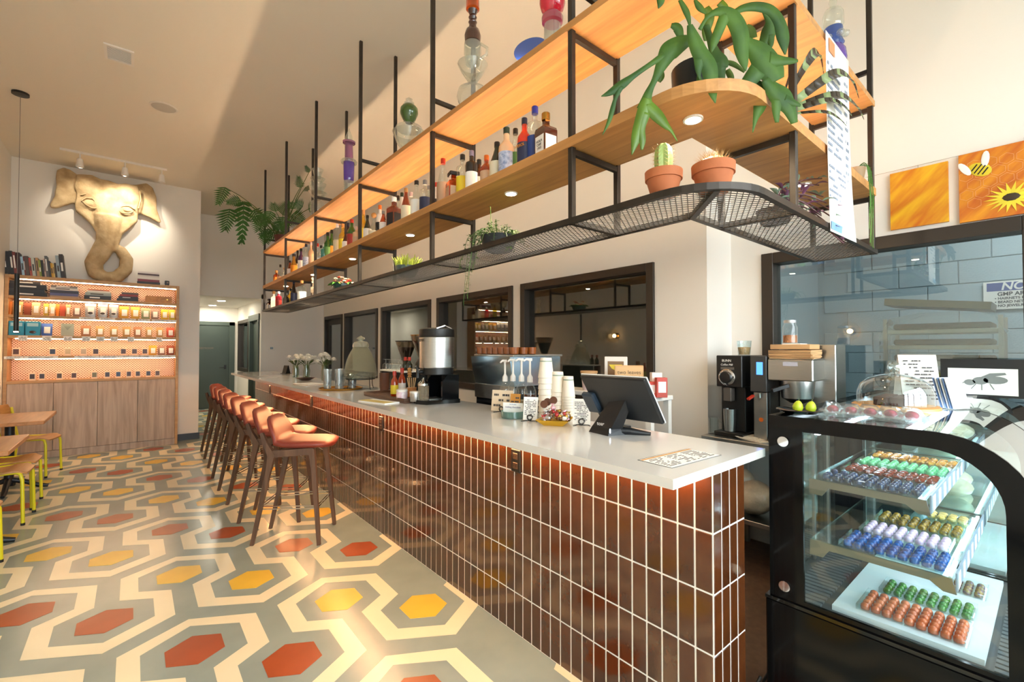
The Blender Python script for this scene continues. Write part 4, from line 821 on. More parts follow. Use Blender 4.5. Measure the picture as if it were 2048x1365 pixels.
t = thing('beehive_jar', 'large ribbed clear glass beehive jar with lid', 'jar', (1.71, 4.36, CT+.106)); HIVE = glass('hive_glass', '#f1f4ea', .14, .03, haze=.16, body='#f6f6ea')
pr = []
for k in range(31):
    f = k/30; rr = .148*(1-.58*f**2.4)*(1 if f > .05 else .92); z = .3*f
    pr += [(rr, z), (rr+.009, z+.005)]
MB().lathe(pr, 28).build('body', HIVE, t, 30)
MB().lathe([(.072, .303), (.078, .31), (.074, .34), (.06, .357), (.024, .363), (.02, .372), (.042, .385), (.036, .397), (.014, .408), (.006, .415)], 24).build('lid', HIVE, t, 40)
# ribbed brown cups in a column, black rack with glasses
for k in range(7): tag(MB().lathe([(.033, 0), (.04, .003), (.046, .06), (.043, .06), (.036, .008), (.0001, .006)], 18).build('brown_cup', mat('ribbed_stoneware', '#5a3424', .35, nz=.1), None, 40, loc=(1.79, 3.99, CT+k*.0185)), 'brown ribbed cup, %s from the bottom of the column by the wooden tray' % ORD[k], 'cup', 'nested brown cups')
t = thing('glass_rack', 'black rack with a shelf of upturned glasses behind the brown cups', 'rack', (2.06, 4.1, .9)); MB().cbox(-.13, -.16, 0, .13, .16, .33, .006).build('body', mat('rack_black', '#101214', .25), t); MB().cbox(-.15, -.27, .335, .15, .27, .35, .003).build('shelf', PAPER, t)
k = 0
for i in range(5):
    for j in range(2):
        tag(MB().lathe([(.032, 0), (.035, .002), (.03, .05), (.006, .065), (.005, .095), (.03, .1), (.03, .102)], 12).build('wine_glass', CLEAR, None, 40, loc=(1.97+j*.1, 4.06+i*.075, 1.2505)), 'small upturned stem glass, %s from the sauces in the %s row of the black rack' % (ORD[i], ['front', 'back'][j]), 'glass', 'upturned glasses on the rack')
for k, (x, y) in enumerate(((1.97, 3.93), (1.97, 3.85))): 
    t = thing('syrup_bottle', 'dark bottle with red top on the rack, '+('left' if k == 0 else 'right')+' of the pair', 'bottle', (x, y, 1.2505)); MB().lathe([(.026, 0), (.028, .003), (.028, .06), (.012, .085), (.011, .1)], 12).build('glass', BODY['dkgreen'], t, 40); MB().lathe([(.015, .095), (.015, .125), (.012, .127)], 10).build('cap', CAPS['red'], t, 40)
# wooden condiment tray
t = thing('condiment_tray', 'dark wooden tray with steel handle holding sauces and sugar', 'tray', (1.63, 3.38, CT), R(0)); MB().cbox(-.135, -.38, 0, .135, .36, .016, .003).box(-.135, -.38, .016, -.123, .36, .034).box(.123, -.38, .016, .135, .36, .034).box(-.123, -.38, .016, .123, -.368, .034).box(-.123, .348, .016, .123, .36, .034).build('board', mat('tray_walnut', '#5a3d2a', .45, nz=.15), t)
for y in (-.39, .37): MB().tube([(-.07, y, .012), (-.07, y-.02*(1 if y < 0 else -1), .022), (.07, y-.02*(1 if y < 0 else -1), .022), (.07, y, .012)], .006, 6).build('handle', CHROME, t)
def cond(name, label, cat, px, X, ztop=None, z=CT+.0165): q = P(px, 780, x=X); return thing(name, label, cat, (X, q.y, z))
HOT = glass('hot_sauce', '#e8741a', .07, haze=.6, body='#d8560c')
for k, (px, X, cap, lab, h) in enumerate(((789, 1.6, 'red', 'yellow', .2), (804, 1.69, 'red', 'white', .22))):
    t = cond('sauce_bottle', 'hot sauce bottle with red cap and '+lab+' label on the condiment tray', 'bottle', px, X)
    MB().lathe([(.026, 0), (.03, .004), (.03, h*.5), (.026, h*.62), (.013, h*.75), (.012, h*.86)], 16).build('glass', HOT, t, 40); MB().lathe([(.0145, h*.83), (.0145, h-.002), (.012, h)], 12).build('cap', CAPS['red'], t, 40); MB().lathe([(.0305, h*.1), (.0305, h*.45)], 16, closed=False).build('label', LABS[lab], t, 60)
t = cond('sugar_jar', 'small patterned jar with wooden lid and spoon on the condiment tray', 'jar', 804, 1.535); MB().lathe([(.036, 0), (.04, .004), (.042, .05), (.037, .06)], 18).build('body', mat('floral_ceramic', '#d9b7c4', .3, nz=.3, nscale=50, hex2='#f0e6e4'), t, 40); MB().lathe([(.042, .06), (.042, .075), (.02, .083), (.0001, .085)], 18).build('lid', mat('white_ceramic', '#e8e2d8', .3), t, 40); MB().tube([(.02, -.02, .08), (.03, -.07, .1)], .003, 6).build('spoon', CHROME, t)
t = cond('steel_tin', 'short steel tin with pale lid on the condiment tray', 'tin', 830, 1.56); MB().lathe([(.035, 0), (.037, .003), (.037, .06)], 18).build('body', STEEL, t, 40); MB().lathe([(.038, .06), (.038, .072), (.0001, .075)], 18).build('lid', mat('tin_lid', '#d8d2c6', .4), t, 40)
t = cond('sugar_shaker', 'ribbed clear glass sugar shaker with steel top on the condiment tray', 'shaker', 847, 1.6); pr = []
for k in range(14): pr += [(.04, .005+k*.008), (.0375, .009+k*.008)]
MB().lathe(pr, 20).build('glass', glass('shaker_glass', '#efe4d0', .1, haze=.3, body='#e8dcc4'), t, 30); MB().lathe([(.041, .115), (.041, .13), (.02, .15), (.008, .165), (.007, .17)], 18).build('top', CHROME, t, 40)
t = cond('stir_stick_cup', 'cup of wooden stir sticks on the condiment tray', 'cup', 823, 1.68); MB().lathe([(.03, 0), (.035, .003), (.04, .075), (.037, .075), (.032, .008), (.0001, .006)], 16).build('cup', mat('kraft_cup', '#b7763e', .7), t, 40)
for k in range(12): a = k*.52; MB().beam((.012*_c(a), .012*_s(a), .01), (.034*_c(a), .034*_s(a), .15), .005, .0015).build('stick', mat('birch', '#d8b98a', .7), t)
t = cond('honey_dipper', 'wooden honey dipper standing beside the sauces', 'dipper', 819, 1.73); MB().lathe([(.014, 0), (.016, .02)], 12).build('base', mat('birch2', '#c99a5c', .6), t); MB().tube([(0, 0, .02), (0, 0, .14)], .005, 6).build('handle', _mats['birch2'], t); MB().lathe([(.004, .14), (.018, .15), (.011, .16), (.02, .172), (.012, .18), (.02, .192), (.012, .2), (.018, .215), (.004, .225)], 14).build('head', _mats['birch2'], t, 30)
t = thing('notebook', 'white notebook with yellow cover lying open-edge on the bar top', 'notebook', (1.385, 3.22, CT), R(12)); MB().box(-.055, -.17, 0, .075, .15, .008).build('pages', PAPER, t); MB().box(-.055, -.17, .008, .03, .15, .0095).build('cover', mat('pale_yellow', '#d8c070', .6), t)
# air pot coffee dispenser
t = thing('coffee_dispenser', 'tall steel coffee dispenser on a black stand', 'coffee dispenser', (1.72, 2.93, CT))
MB().prism([(-.14, -.1), (.12, -.13), (.15, .0), (.12, .13), (-.14, .1), (-.17, 0)], 0, .028).build('base', GLOSSBLACK, t)
for s in (-1, 1): MB().prism([(-.02, .028), (.12, .028), (.12, .205), (.02, .205), (-.02, .16)], s*.105-.008, s*.105+.008, 'y').build('leg', mat('stand_black', '#0c0d0f', .12), t)
MB().box(.1, -.1, .028, .115, .1, .205).build('back_plate', BLACK, t); MB().cbox(-.1, -.07, .028, .02, .07, .036, .002).build('drip_tray', STEEL, t)
MB().lathe([(.115, .205), (.122, .21), (.122, .255)], 32).build('collar', BLACK, t, 40); MB().lathe([(.125, .255), (.128, .26), (.128, .475), (.125, .48)], 36).build('tank', STEEL, t, 30); MB().lathe([(.128, .48), (.13, .485), (.128, .535), (.1, .545), (.0001, .545)], 32).build('lid', BLACK, t, 30)
MB().cyl((-.1, 0, .23), (-.16, 0, .225), .014, n=10).cyl((-.155, 0, .24), (-.155, 0, .185), .012, n=10).build('tap', BLACK, t, 40); MB().beam((-.155, 0, .24), (-.175, 0, .27), .016, .01).build('tap_lever', BLACK, t); MB().tube([(-.06, -.1, .54), (0, -.11, .56), (.06, -.1, .54)], .006, 6).build('carry_handle', CHROME, t)
text('lettering', 'BUNN', .03, BLACK, t, (-.128, .0, .455), (R(90), 0, R(-90)))
# grinders behind
for k, (px, X, zt, m, lb) in enumerate(((812, 2.37, 683, 'hopper_dark', 'coffee grinder with a dark bean hopper behind the sauces'), (843, 2.39, 671, 'hopper_tan', 'coffee grinder with a copper rimmed hopper behind the dispenser'))):
    q = P(px, 700, x=X); t = thing('bean_grinder', lb, 'coffee grinder', (X, q.y, .9)); zz = P(px, zt, x=X).z-.9
    MB().lathe([(.1, 0), (.1, .02), (.06, .05), (.07, .2), (.07, zz-.3), (.03, zz-.24)], 18).build('body', BLACK, t, 40)
    MB().lathe([(.035, zz-.24), (.115, zz-.02), (.117, zz), (.11, zz), (.03, zz-.23)], 20).build('hopper', glass('hopper_glass%d' % k, '#d8cfc4', .09), t, 40); MB().lathe([(.03, zz-.235), (.092, zz-.07), (.0001, zz-.065)], 20).build('coffee_beans', mat('beans', '#2a1a10' if k == 0 else '#5a3a24', .7, nz=.3, nscale=60), t, 40); MB().lathe([(.118, zz-.005), (.12, zz+.004), (.0001, zz+.01)], 20).build('lid', [BLACK, BRASS][k], t, 40)
# espresso machine
t = thing('espresso_machine', 'stainless steel espresso machine with a curved shiny back panel', 'espresso machine', (0, 0, .9)); y0, y1 = 2.33, 2.78
MB().cbox(1.965, y0, .06, 2.45, y1, .3, .01).build('body', mat('machine_dark', '#22252a', .12, .6), t)
prf = []
for k in range(9): f = k/8; prf.append((1.965-.045*_s(f*1.3), .3+.2*f))
MB().prism(prf+[(2.4, .5), (2.4, .3)], y0+.0, y1, 'y').build('back_panel', mat('mirror_steel', '#b4cad8', .22, 1.), t, 40)
MB().cbox(1.95, y0-.005, .5, 2.42, y1+.005, .515, .004).build('cup_rail', STEEL, t); MB().cbox(1.958, y0-.004, .2, 1.966, y1+.004, .3, .002).build('trim', STEEL, t)
for y in (y0+.06, y1-.06):
    for x in (2.0, 2.4): MB().cyl((x, y, 0), (x, y, .06), .02, n=10).build('foot', CHROME, t)
CUPB = mat('amber_cup', '#8a4a1c', .25, coat=.4)
for k, i in enumerate([(a, c) for a in range(7) for c in range(3)]): tag(MB().lathe([(.022, 0), (.03, .004), (.034, .05), (.031, .05), (.025, .008), (.0001, .006)], 14).build('espresso_cup', CUPB, None, 40, loc=(1.99+i[1]*.08, y0+.035+i[0]*.064, 1.4155)), 'amber espresso cup on the espresso machine, %s from the right in the %s row' % (ORD[i[0]], ['front', 'middle', 'back'][i[1]]), 'cup', 'cups on the espresso machine')
# pump bottles
for k, (px, X, hz) in enumerate(((1010, 1.84, 720), (1026, 1.86, 718), (1043, 1.86, 717), (1060, 1.84, 717))):
    q = P(px, 780, x=X); t = thing('pump_bottle', 'clear syrup bottle with white pump, %s from the espresso machine' % ORD[k], 'pump bottle', (X, q.y, CT), R(200-k*6)); hh = P(px, hz, x=X).z-CT
    MB().lathe([(.036, 0), (.039, .004), (.039, hh*.4), (.03, hh*.48), (.014, hh*.54), (.014, hh*.58)], 16).build('glass', CLEAR if k < 3 else CLEAR, t, 40)
    if k == 3: MB().lathe([(.034, .004), (.037, .006), (.037, hh*.36), (.0001, hh*.36)], 16).build('syrup', mat('brown_syrup', '#4a1d0c', .2), t, 40)
    else: MB().lathe([(.034, .004), (.037, .006), (.037, hh*.22), (.0001, hh*.22)], 16).build('syrup', mat('pale_syrup', '#d9c9a8', .2), t, 40)
    MB().lathe([(.017, hh*.57), (.017, hh*.66), (.009, hh*.7), (.0065, hh*.72), (.0065, hh*.96)], 14).build('pump_stem', WHITE, t, 40); MB().cyl((0, 0, hh*.95), (0, 0, hh), .014, n=12).tube([(0, 0, hh*.975), (.03, 0, hh*.985), (.055, 0, hh*.95)], [.009, .007, .005], 8).build('pump_head', WHITE, t, 40)
# paper cup stacks
for k, (px, X, yt, n, r, base) in enumerate(((1092, 1.83, 716, 8, .045, 826), (1116, 1.87, 744, 7, .041, 822), (1137, 1.885, 753, 9, .037, 820))):
    q = P(px, 800, x=X); top = P(px, yt, x=X).z; CUP = mat('paper_cup', '#e6ddcd', .6); h = .115; nest = (top-CT-h)/(n-1)
    for j in range(n):
        b = MB().lathe([(r, 0), (r+.0018, .002), (r, .006), (r*.72, h), (r*.7, h), (r*.97, .006)], 18); b.f += []
        tp = tag(b.build('paper_cup', CUP, None, 40, loc=(X, q.y, CT+j*nest)), 'upturned cream paper cup, %s from the bottom of the %s stack' % (ORD[j], ['tallest', 'middle', 'shortest'][k]), 'paper cup', '%s paper cup stack' % ['tall', 'middle', 'short'][k])
        if j == n-1:
            MB().lathe([(.0001, h-.004), (r*.71, h-.004)], 18, closed=False).build('base_disc', CUP, tp)
            MB().lathe([(r*.78, h*.8), (r*.765, h*.86)], 18, closed=False).build('printed_band', mat('cup_print', '#8b9a86', .6), tp)
# cards and small displays
def card(label, px, py, X, w, h, rz, material=PAPER, name='menu_card', rows=8, holder=True, lean=8, z=CT, seed=1):
    q = P(px, py, x=X); t = thing(name, label, 'card', (X, q.y, z), R(rz))
    c = MB().box(-w/2, -.0008, 0, w/2, .0008, h).build('card', material, t, loc=(0, 0, .006), rot=(R(-lean), 0, 0))
    scribble(w*.8, h*.75, rows, seed).build('print', INK, c, loc=(0, -.0012, h*.52), rot=(R(90), 0, 0))
    if holder:
        pts = [(.018*_c(R(a))*(1-a/1500), -.004, .02+.018*_s(R(a))*(1-a/1500)) for a in range(0, 700, 30)]
        MB().tube(pts, .0018, 5).tube([(-.04, -.03, .002), (-.02, .02, .002), (.0, -.005, .003), (.03, .02, .002), (.045, -.02, .002)], .002, 5).build('wire_holder', WIRE, t)
    return t
card('cream folded card with pictured bottles beside the pump bottles', 1003, 810, 1.76, .15, .13, -68, mat('cream_card', '#e6d2b4', .7), rows=3, seed=4)
card('kraft card with orange border in front of the pump bottles', 1029, 806, 1.74, .065, .12, -66, mat('orange_border', '#c98a3c', .7), rows=4, holder=False, seed=5)
card('upright white menu card in a wire holder left of the candy dish', 1060, 843, 1.66, .082, .125, -62, rows=11, seed=6)
card('upright white menu card in a wire holder beside the till', 1163, 848, 1.77, .09, .13, -52, rows=12, seed=7)
q = P(1025, 838, x=1.65); t = thing('candle_dish', 'round teal glass dish holding a handwritten sign', 'dish', (1.67, q.y+.02, CT)); MB().lathe([(.062, 0), (.068, .004), (.07, .04), (.064, .04), (.06, .01), (.0001, .008)], 26).build('bowl', glass('teal_glass', '#9cc4bc', .1, haze=.5, body='#7fb0a6'), t, 40)
s0 = MB().box(-.06, -.001, .03, .06, .001, .085).build('sign', PAPER, t, rot=(0, 0, R(-60))); text('lettering', 'melting chocolate', .013, mat('purple_ink', '#4a3a7a', .6), s0, (0, -.0015, .06), (R(90), 0, 0)); text('lettering', 'hot & spicy', .009, mat('blue_ink', '#6a86b4', .6), s0, (0, -.0015, .076), (R(90), 0, 0))
t = thing('candy_dish', 'mustard yellow square dish piled with wrapped candies', 'dish', (1.70, 1.685, CT), R(-58)); MB().add([(-.05, -.06, 0), (.05, -.06, 0), (.05, .06, 0), (-.05, .06, 0), (-.085, -.09, .03), (.085, -.09, .03), (.085, .09, .03), (-.085, .09, .03)], [(3, 2, 1, 0), (0, 1, 5, 4), (1, 2, 6, 5), (2, 3, 7, 6), (3, 0, 4, 7)]).build('bowl', mat('mustard_ceramic', '#c99a1c', .3), t)
cm = [mat('foil_silver', '#c9c9cc', .2, .8), mat('foil_red', '#b03a3a', .25, .5), mat('foil_brown', '#6a4a30', .3, .3), mat('foil_pink', '#d8a8b0', .3, .4), mat('foil_gold', '#c9a24a', .25, .7), mat('foil_white', '#e6e2da', .4)]
cms = []
for m in cm:
    b = MB().ball((0, 0, 0), .012, 8, 5, (1.3, 1, .9)); 
    for s in (-1, 1): b.add([(s*.013, 0, 0), (s*.026, -.01, .004), (s*.026, .01, -.004)], [(0, 1, 2)])
    cms.append(b.mesh('candy', m, 50))
rd = random.Random(12)
for k in range(46):
    a = rd.uniform(0, 6.28); r = .075*math.sqrt(rd.random()); z = .02+.075*(1-r/.08)*rd.uniform(.2, 1); d = R(-58)
    o = inst('wrapped_candy', rd.choice(cms), None, (1.70+r*_c(a), 1.685+r*_s(a), CT+.012+z), (rd.uniform(0, 3), rd.uniform(0, 3), rd.uniform(0, 6))); tag(o, 'foil wrapped candy heaped in the mustard yellow dish', 'candy', 'candies in the yellow dish')
for k, (dx, dy, z) in enumerate(((-.05, .06, .1), (.0, .06, .11), (.03, .03, .12))):
    t = thing('lollipop', 'chocolate lollipop standing in the candy dish, '+['nearest the cups', 'middle one', 'nearest the till'][k], 'lollipop', (1.70+dx*.5, 1.685+dy, CT)); MB().lathe([(.02, -.004), (.021, 0), (.02, .004)], 18).build('disc', mat('choc_disc', '#5a321c', .3), t, 40, loc=(0, 0, z), rot=(R(80), 0, R(-55))); MB().cyl((0, 0, .02), (0, 0, z), .0022, n=6).build('stick', PAPER, t)
# till
t = thing('till_terminal', 'black touchscreen till on an angled stand near the counter end', 'till', (0, 0, CT))
PB = mat('till_black', '#17191c', .35)
def hull8(lo, hi): return MB().add(lo+hi, [(3, 2, 1, 0), (4, 5, 6, 7), (0, 1, 5, 4), (1, 2, 6, 5), (2, 3, 7, 6), (3, 0, 4, 7)])
hull8([(1.645, 1.30, 0), (1.74, 1.27, 0), (1.78, 1.40, 0), (1.665, 1.43, 0)], [(1.665, 1.305, .03), (1.73, 1.28, .03), (1.755, 1.395, .03), (1.68, 1.42, .03)]).build('base', PB, t)
for e in ((1.805, 1.185), (1.89, 1.36)): MB().tube([(1.70, 1.34, .017), ((1.70+e[0])/2, (1.34+e[1])/2, .016), (e[0], e[1], .008)], [.024, .018, .008], 8).build('foot', PB, t, 50)
hull8([(1.665, 1.30, .028), (1.725, 1.28, .028), (1.75, 1.395, .028), (1.68, 1.42, .028)], [(1.685, 1.235, .165), (1.725, 1.225, .165), (1.745, 1.31, .165), (1.70, 1.325, .165)]).build('neck', PB, t)
MB().cyl((1.715, 1.22, .165), (1.735, 1.33, .165), .024, n=16).build('hinge', PB, t, 40)
s0 = MB().cbox(-.011, -.177, -.122, .011, .177, .122, .006).build('screen_housing', PB, t, loc=(1.695, 1.267, .17), rot=(0, R(-35), 0))
MB().box(.0115, -.17, -.115, .0125, .17, .115).build('screen', mat('till_screen', '#20242a', .08), s0); MB().box(.004, -.1785, -.1235, .0105, .1785, .1235).build('bezel', mat('till_bezel', '#c8ccd0', .35), s0)
MB().cbox(-.034, .13, -.085, -.004, .205, .03, .008).build('card_reader', mat('reader_slate', '#2c3a48', .3), s0)
MB().tube([(1.668+.010*_c(R(a))*.3, 1.297+.010*_c(R(a))*.0, .022+.010*_s(R(a))) for a in range(0, 360, 30)], .0015, 5, loop=True).build('power_ring', light_mat('ring_glow', '#cfe6ff', 3), t, loc=(-.012, 0, 0))
text('lettering', 'toast', .024, PAPER, t, (1.673, 1.36, .045), (R(90), 0, R(-82)))
# laminated menu lying on the bar
t = thing('laminated_menu', 'laminated menu sheet lying on the near end of the bar top', 'menu', (1.522, .877, CT), R(-3)); MB().box(-.155, -.07, 0, .155, .07, .0012).build('sheet', mat('menu_edge', '#7a7a78', .25), t); MB().box(-.15, -.065, .0012, .15, .065, .0016).build('paper', PAPER, t)
for k in range(3): scribble(.08, .1, 9, 40+k).build('print', INK, t, loc=(-.1+k*.1, -.005, .0016))
MB().box(-.15, .05, .0016, .15, .062, .0019).build('header_band', mat('tan_band', '#c9955c', .6), t)
# white back shelf under the big window with its goods
t = thing('back_shelf', 'white shelf on legs below the large kitchen window behind the till', 'shelf', (0, 0, 0)); MB().cbox(2.6, 1.7, 1.105, 2.86, 2.9, 1.135, .003).build('board', WHITE, t)
for x in (2.625, 2.835):
    for y in (1.73, 2.87): MB().box(x-.02, y-.02, .006, x+.02, y+.02, 1.105).build('leg', WHITE, t)
BSZ = 1.135
def bs(name, label, cat, px, X): return thing(name, label, cat, (X, P(px, 780, x=X).y, BSZ))
t = bs('paper_tub', 'cream paper tub with purple print on the back shelf', 'tub', 1178, 2.7); MB().lathe([(.045, 0), (.048, .003), (.06, .13), (.064, .132), (.064, .14), (.0001, .14)], 20).build('tub', mat('tub_print', '#e6d6c4', .6, nz=.2, nscale=25, hex2='#c2aebf'), t, 40); MB().lathe([(.066, .132), (.066, .15), (.0001, .152)], 20).build('lid', KRAFT, t, 40)
t = bs('copper_pot', 'small copper lidded pot on the back shelf', 'pot', 1213, 2.72); MB().lathe([(.06, 0), (.07, .005), (.075, .06)], 22).build('bowl', mat('copper', '#b06a3c', .2, 1.), t, 40); MB().lathe([(.078, .06), (.07, .07), (.02, .085), (.01, .09), (.014, .105), (.0001, .11)], 22).build('lid', _mats['copper'], t, 40)
t = bs('wooden_tea_box', 'wooden tea box with printed lettering on the back shelf', 'box', 1258, 2.75); t.rotation_euler = (0, 0, R(-52)); MB().cbox(-.1, -.03, 0, .1, .03, .2, .003).build('frame', wood('tea_box_wood', '#c59a68', '#d6b283', 'x', .6), t); MB().box(-.088, -.0325, .012, .088, -.031, .188).build('front', mat('tea_front', '#d2ad7c', .6), t); text('lettering', 'two leaves\nand a bud', .038, mat('brown_ink', '#4a3524', .6), t, (0, -.033, .132), (R(90), 0, 0))
t = bs('framed_print', 'small white framed print leaning behind the copper pot', 'picture', 1232, 2.83); t.rotation_euler = (0, 0, R(-60)); MB().cbox(-.085, -.012, 0, .085, .012, .26, .004).build('frame', WHITE, t); MB().box(-.06, -.0135, .035, .06, -.0125, .225).build('print', mat('print_brown', '#8a6f52', .6), t); MB().prism([(-.05, .2), (.05, .2), (.03, .17), (0, .155), (-.03, .17)], -.0145, -.0137, 'y').build('motif', mat('print_yellow', '#e6d04a', .6), t)
for k, (px, X, c, h) in enumerate(((1300, 2.66, '#c8402c', .1), (1312, 2.72, '#d9d2ce', .16), (1322, 2.68, '#b9463a', .13))):
    t = bs('tea_carton', ['red', 'grey and white', 'orange red'][k]+' small carton at the right end of the back shelf', 'carton', px, X); t.rotation_euler = (0, 0, R(-40)); MB().cbox(-.035, -.025, 0, .035, .025, h, .002).build('carton', mat('carton_%d' % k, c, .5), t); MB().box(-.025, -.026, h*.25, .025, -.025, h*.8).build('label', PAPER, t)
# ================================================================ glass display cases
CZ = 1.2
def prof_out(): return [(.72, .5), (.72, 1.2)]+[(.25+.22*_c(R(a)), .98+.22*_s(R(a))) for a in range(90, 181, 9)]+[(.03, .5)]
def prof_in(): return [(.605, .53), (.605, 1.148)]+[(.265+.165*_c(R(a)), .983+.165*_s(R(a))) for a in range(90, 181, 9)]+[(.1, .53)]
CASEGLASS = glass('case_glass', '#f6fbfb', .035, .005)
WARMB = mat('case_black', '#050506', .12, spec=.22)
CLED = light_mat('case_led', '#e4f2ff', 9)
def side_panel(x, parent, th=.012):
    o, i = prof_out(), prof_in(); b = MB(); n = len(o)
    for k in range(n):
        j = (k+1) % n
        q = [o[k], o[j], i[j], i[k]]
        b.add([(x, a, c) for a, c in q]+[(x+th, a, c) for a, c in q], [(0, 1, 2, 3), (7, 6, 5, 4), (0, 4, 5, 1), (3, 2, 6, 7)])
    b.build('side_frame', WARMB, parent); MB().prism(i, x+.004, x+.008, 'x').build('side_pane', CASEGLASS, parent)
def make_case(x0, x1, label):
    t = thing('display_case', label, 'display case', (0, 0, 0))
    MB().cbox(x0-.006, .0, .03, x1+.006, .735, .5, .006).build('base_cabinet', WARMB, t); MB().box(x0+.03, .05, 0, x1-.03, .7, .03).build('plinth', BLACK, t)
    MB().box(x0-.008, .0, .5, x1+.008, .735, .512).build('base_trim', GLOSSBLACK, t)
    side_panel(x0, t); side_panel(x1-.012, t)
    pr = prof_out()[1:]; b = MB().sheet([[(x0+.012, a, c) for a, c in pr], [(x1-.012, a, c) for a, c in pr]]); b.build('curved_glass', CASEGLASS, t, 50)
    MB().box(x0+.012, .7, .53, x1-.012, .715, 1.19).build('rear_door', glass('rear_glass', '#cfd8d8', .08), t)
    for xx in (x0+.2, x0+.42, x0+.62): MB().box(xx, .695, .53, xx+.02, .72, 1.19).build('door_stile', STEEL, t)
    MB().box(x0+.012, .66, 1.16, x1-.012, .72, 1.2).build('rear_header', WARMB, t); MB().box(x0+.012, .05, .512, x1-.012, .72, .522).build('floor_pan', mat('case_floor', '#3a3f44', .4), t)
    MB().box(x0+.04, .15, .522, x1-.06, .53, .54).build('deck', mat('deck_white', '#dfeaee', .35), t)
    g = MB()
    for k in range(26): g.box(x0+.02+k*.03, .56, .523, x0+.04+k*.03, .68, .53)
    for k in range(26): g.box(x0+.02+k*.03, .06, .523, x0+.04+k*.03, .13, .53)
    g.build('air_grille', mat('grille_grey', '#5c6266', .4, .3), t)
    for zz, yf in ((.986, .27), (.766, .215)):
        MB().box(x0+.02, yf, zz-.006, x1-.02, .585, zz).build('glass_shelf', glass('shelf_glass', '#e6f6f4', .06, .01), t)
        for xx in (x0+.018, x1-.03): MB().prism([(.59, zz-.006), (yf, zz-.006), (yf-.01, zz-.052), (yf+.02, zz-.052), (yf+.05, zz-.03), (.53, zz-.03), (.55, zz-.06), (.59, zz-.06)], xx, xx+.008, 'x').build('shelf_bracket', mat('bracket_steel', '#8d897c', .3, .9), t)
        r = MB().box(x0+.02, yf-.012, zz-.045, x1-.02, yf-.008, zz+.012).build('price_rail', mat('rail_blue', '#8fa6bd', .3), t)
        for k in range(7): MB().box(x0+.04+k*.105, yf-.0135, zz-.04, x0+.085+k*.105, yf-.0122, zz+.006).build('price_tag', PAPER, r)
        MB().box(x0+.03, yf+.012, zz-.016, x1-.03, yf+.022, zz-.008).build('led_strip', CLED, t)
    MB().box(x0+.03, .3, 1.178, x1-.03, .33, 1.188).build('led_strip', CLED, t); MB().box(x0+.03, .56, 1.14, x1-.03, .575, 1.15).build('led_strip', CLED, t)
    for zz in (1.105, .565): MB().cyl((x0-.008, .668, zz), (x0+.002, .668, zz), .019, n=18).build('standoff_bolt', CHROME, t, 40)
    return t
make_case(1.89, 2.70, 'black framed chocolate display case with curved glass at the bar end'); make_case(2.715, 3.535, 'second curved glass display case against the right wall')
# bonbons
def tray(label, x0, x1, y0, y1, z):
    t = thing('acrylic_tray', label, 'tray', (0, 0, z)); b = MB().box(x0, y0, 0, x1, y1, .002).box(x0, y0, .002, x0+.002, y1, .018).box(x1-.002, y0, .002, x1, y1, .018).box(x0, y0, .002, x1, y0+.002, .018).box(x0, y1-.002, .002, x1, y1, .018)
    b.build('tray', glass('tray_acrylic', '#fafdfd', .02, .02), t)
def dome(m, r=.0125, h=.017): return MB().lathe([(r*.98, 0), (r, .003), (r*.95, h*.55), (r*.7, h*.86), (r*.3, h), (.0001, h*1.01)], 12).mesh('bonbon', m, 60)
def bar_(m): return MB().cbox(-.012, -.012, 0, .012, .012, .014, .005).mesh('bonbon', m, 40)
def cho(name, h1, h2, sc_=90): return mat(name, h1, .12, nz=.3, nscale=sc_, hex2=h2, coat=.15)
SETS = [('navy marbled', dome(cho('choc_navy', '#2d4a78', '#0c0c14', 70)), 1.925, 4, .031, .297, 9, .0305, .992, 'top'), ('brick red', bar_(cho('choc_brick', '#8a3a22', '#5a2214')), 2.1, 4, .031, .285, 9, .029, .992, 'top'), ('mint green', dome(cho('choc_mint', '#2f9a5a', '#7ac090', 60)), 2.27, 4, .03, .28, 9, .029, .992, 'top'), ('honey striped', bar_(cho('choc_honey', '#d9a648', '#7a3a18', 60)), 2.45, 4, .03, .275, 9, .029, .992, 'top'),
        ('bright blue', dome(cho('choc_blue', '#1268c4', '#0a2a6a', 60), .0128, .019), 1.93, 5, .0305, .245, 9, .0295, .772, 'middle'), ('pale lilac', dome(cho('choc_lilac', '#d3b3da', '#e8d6ea', 60)), 2.13, 4, .032, .262, 8, .0295, .772, 'middle'), ('gold leafed dark', dome(cho('choc_gold', '#c9a23a', '#1a1410', 70)), 2.31, 4, .031, .25, 8, .03, .772, 'middle'), ('yellow barred', bar_(cho('choc_yellow', '#d9b84a', '#e8d8a0', 60)), 2.5, 3, .03, .25, 4, .03, .772, 'middle'),
        ('copper orange', dome(cho('choc_orange', '#d9794a', '#b0502a', 40), .0135, .02), 1.985, 5, .031, .21, 9, .0295, .546, 'bottom'), ('leaf green', dome(cho('choc_leaf', '#4f9a3a', '#1e4a1a', 70), .012, .017), 2.18, 4, .03, .212, 8, .03, .546, 'bottom'), ('violet speckled', dome(cho('choc_violet', '#4a3a72', '#8a7a4a', 90), .012, .017), 2.4, 4, .029, .2, 4, .03, .546, 'bottom')]
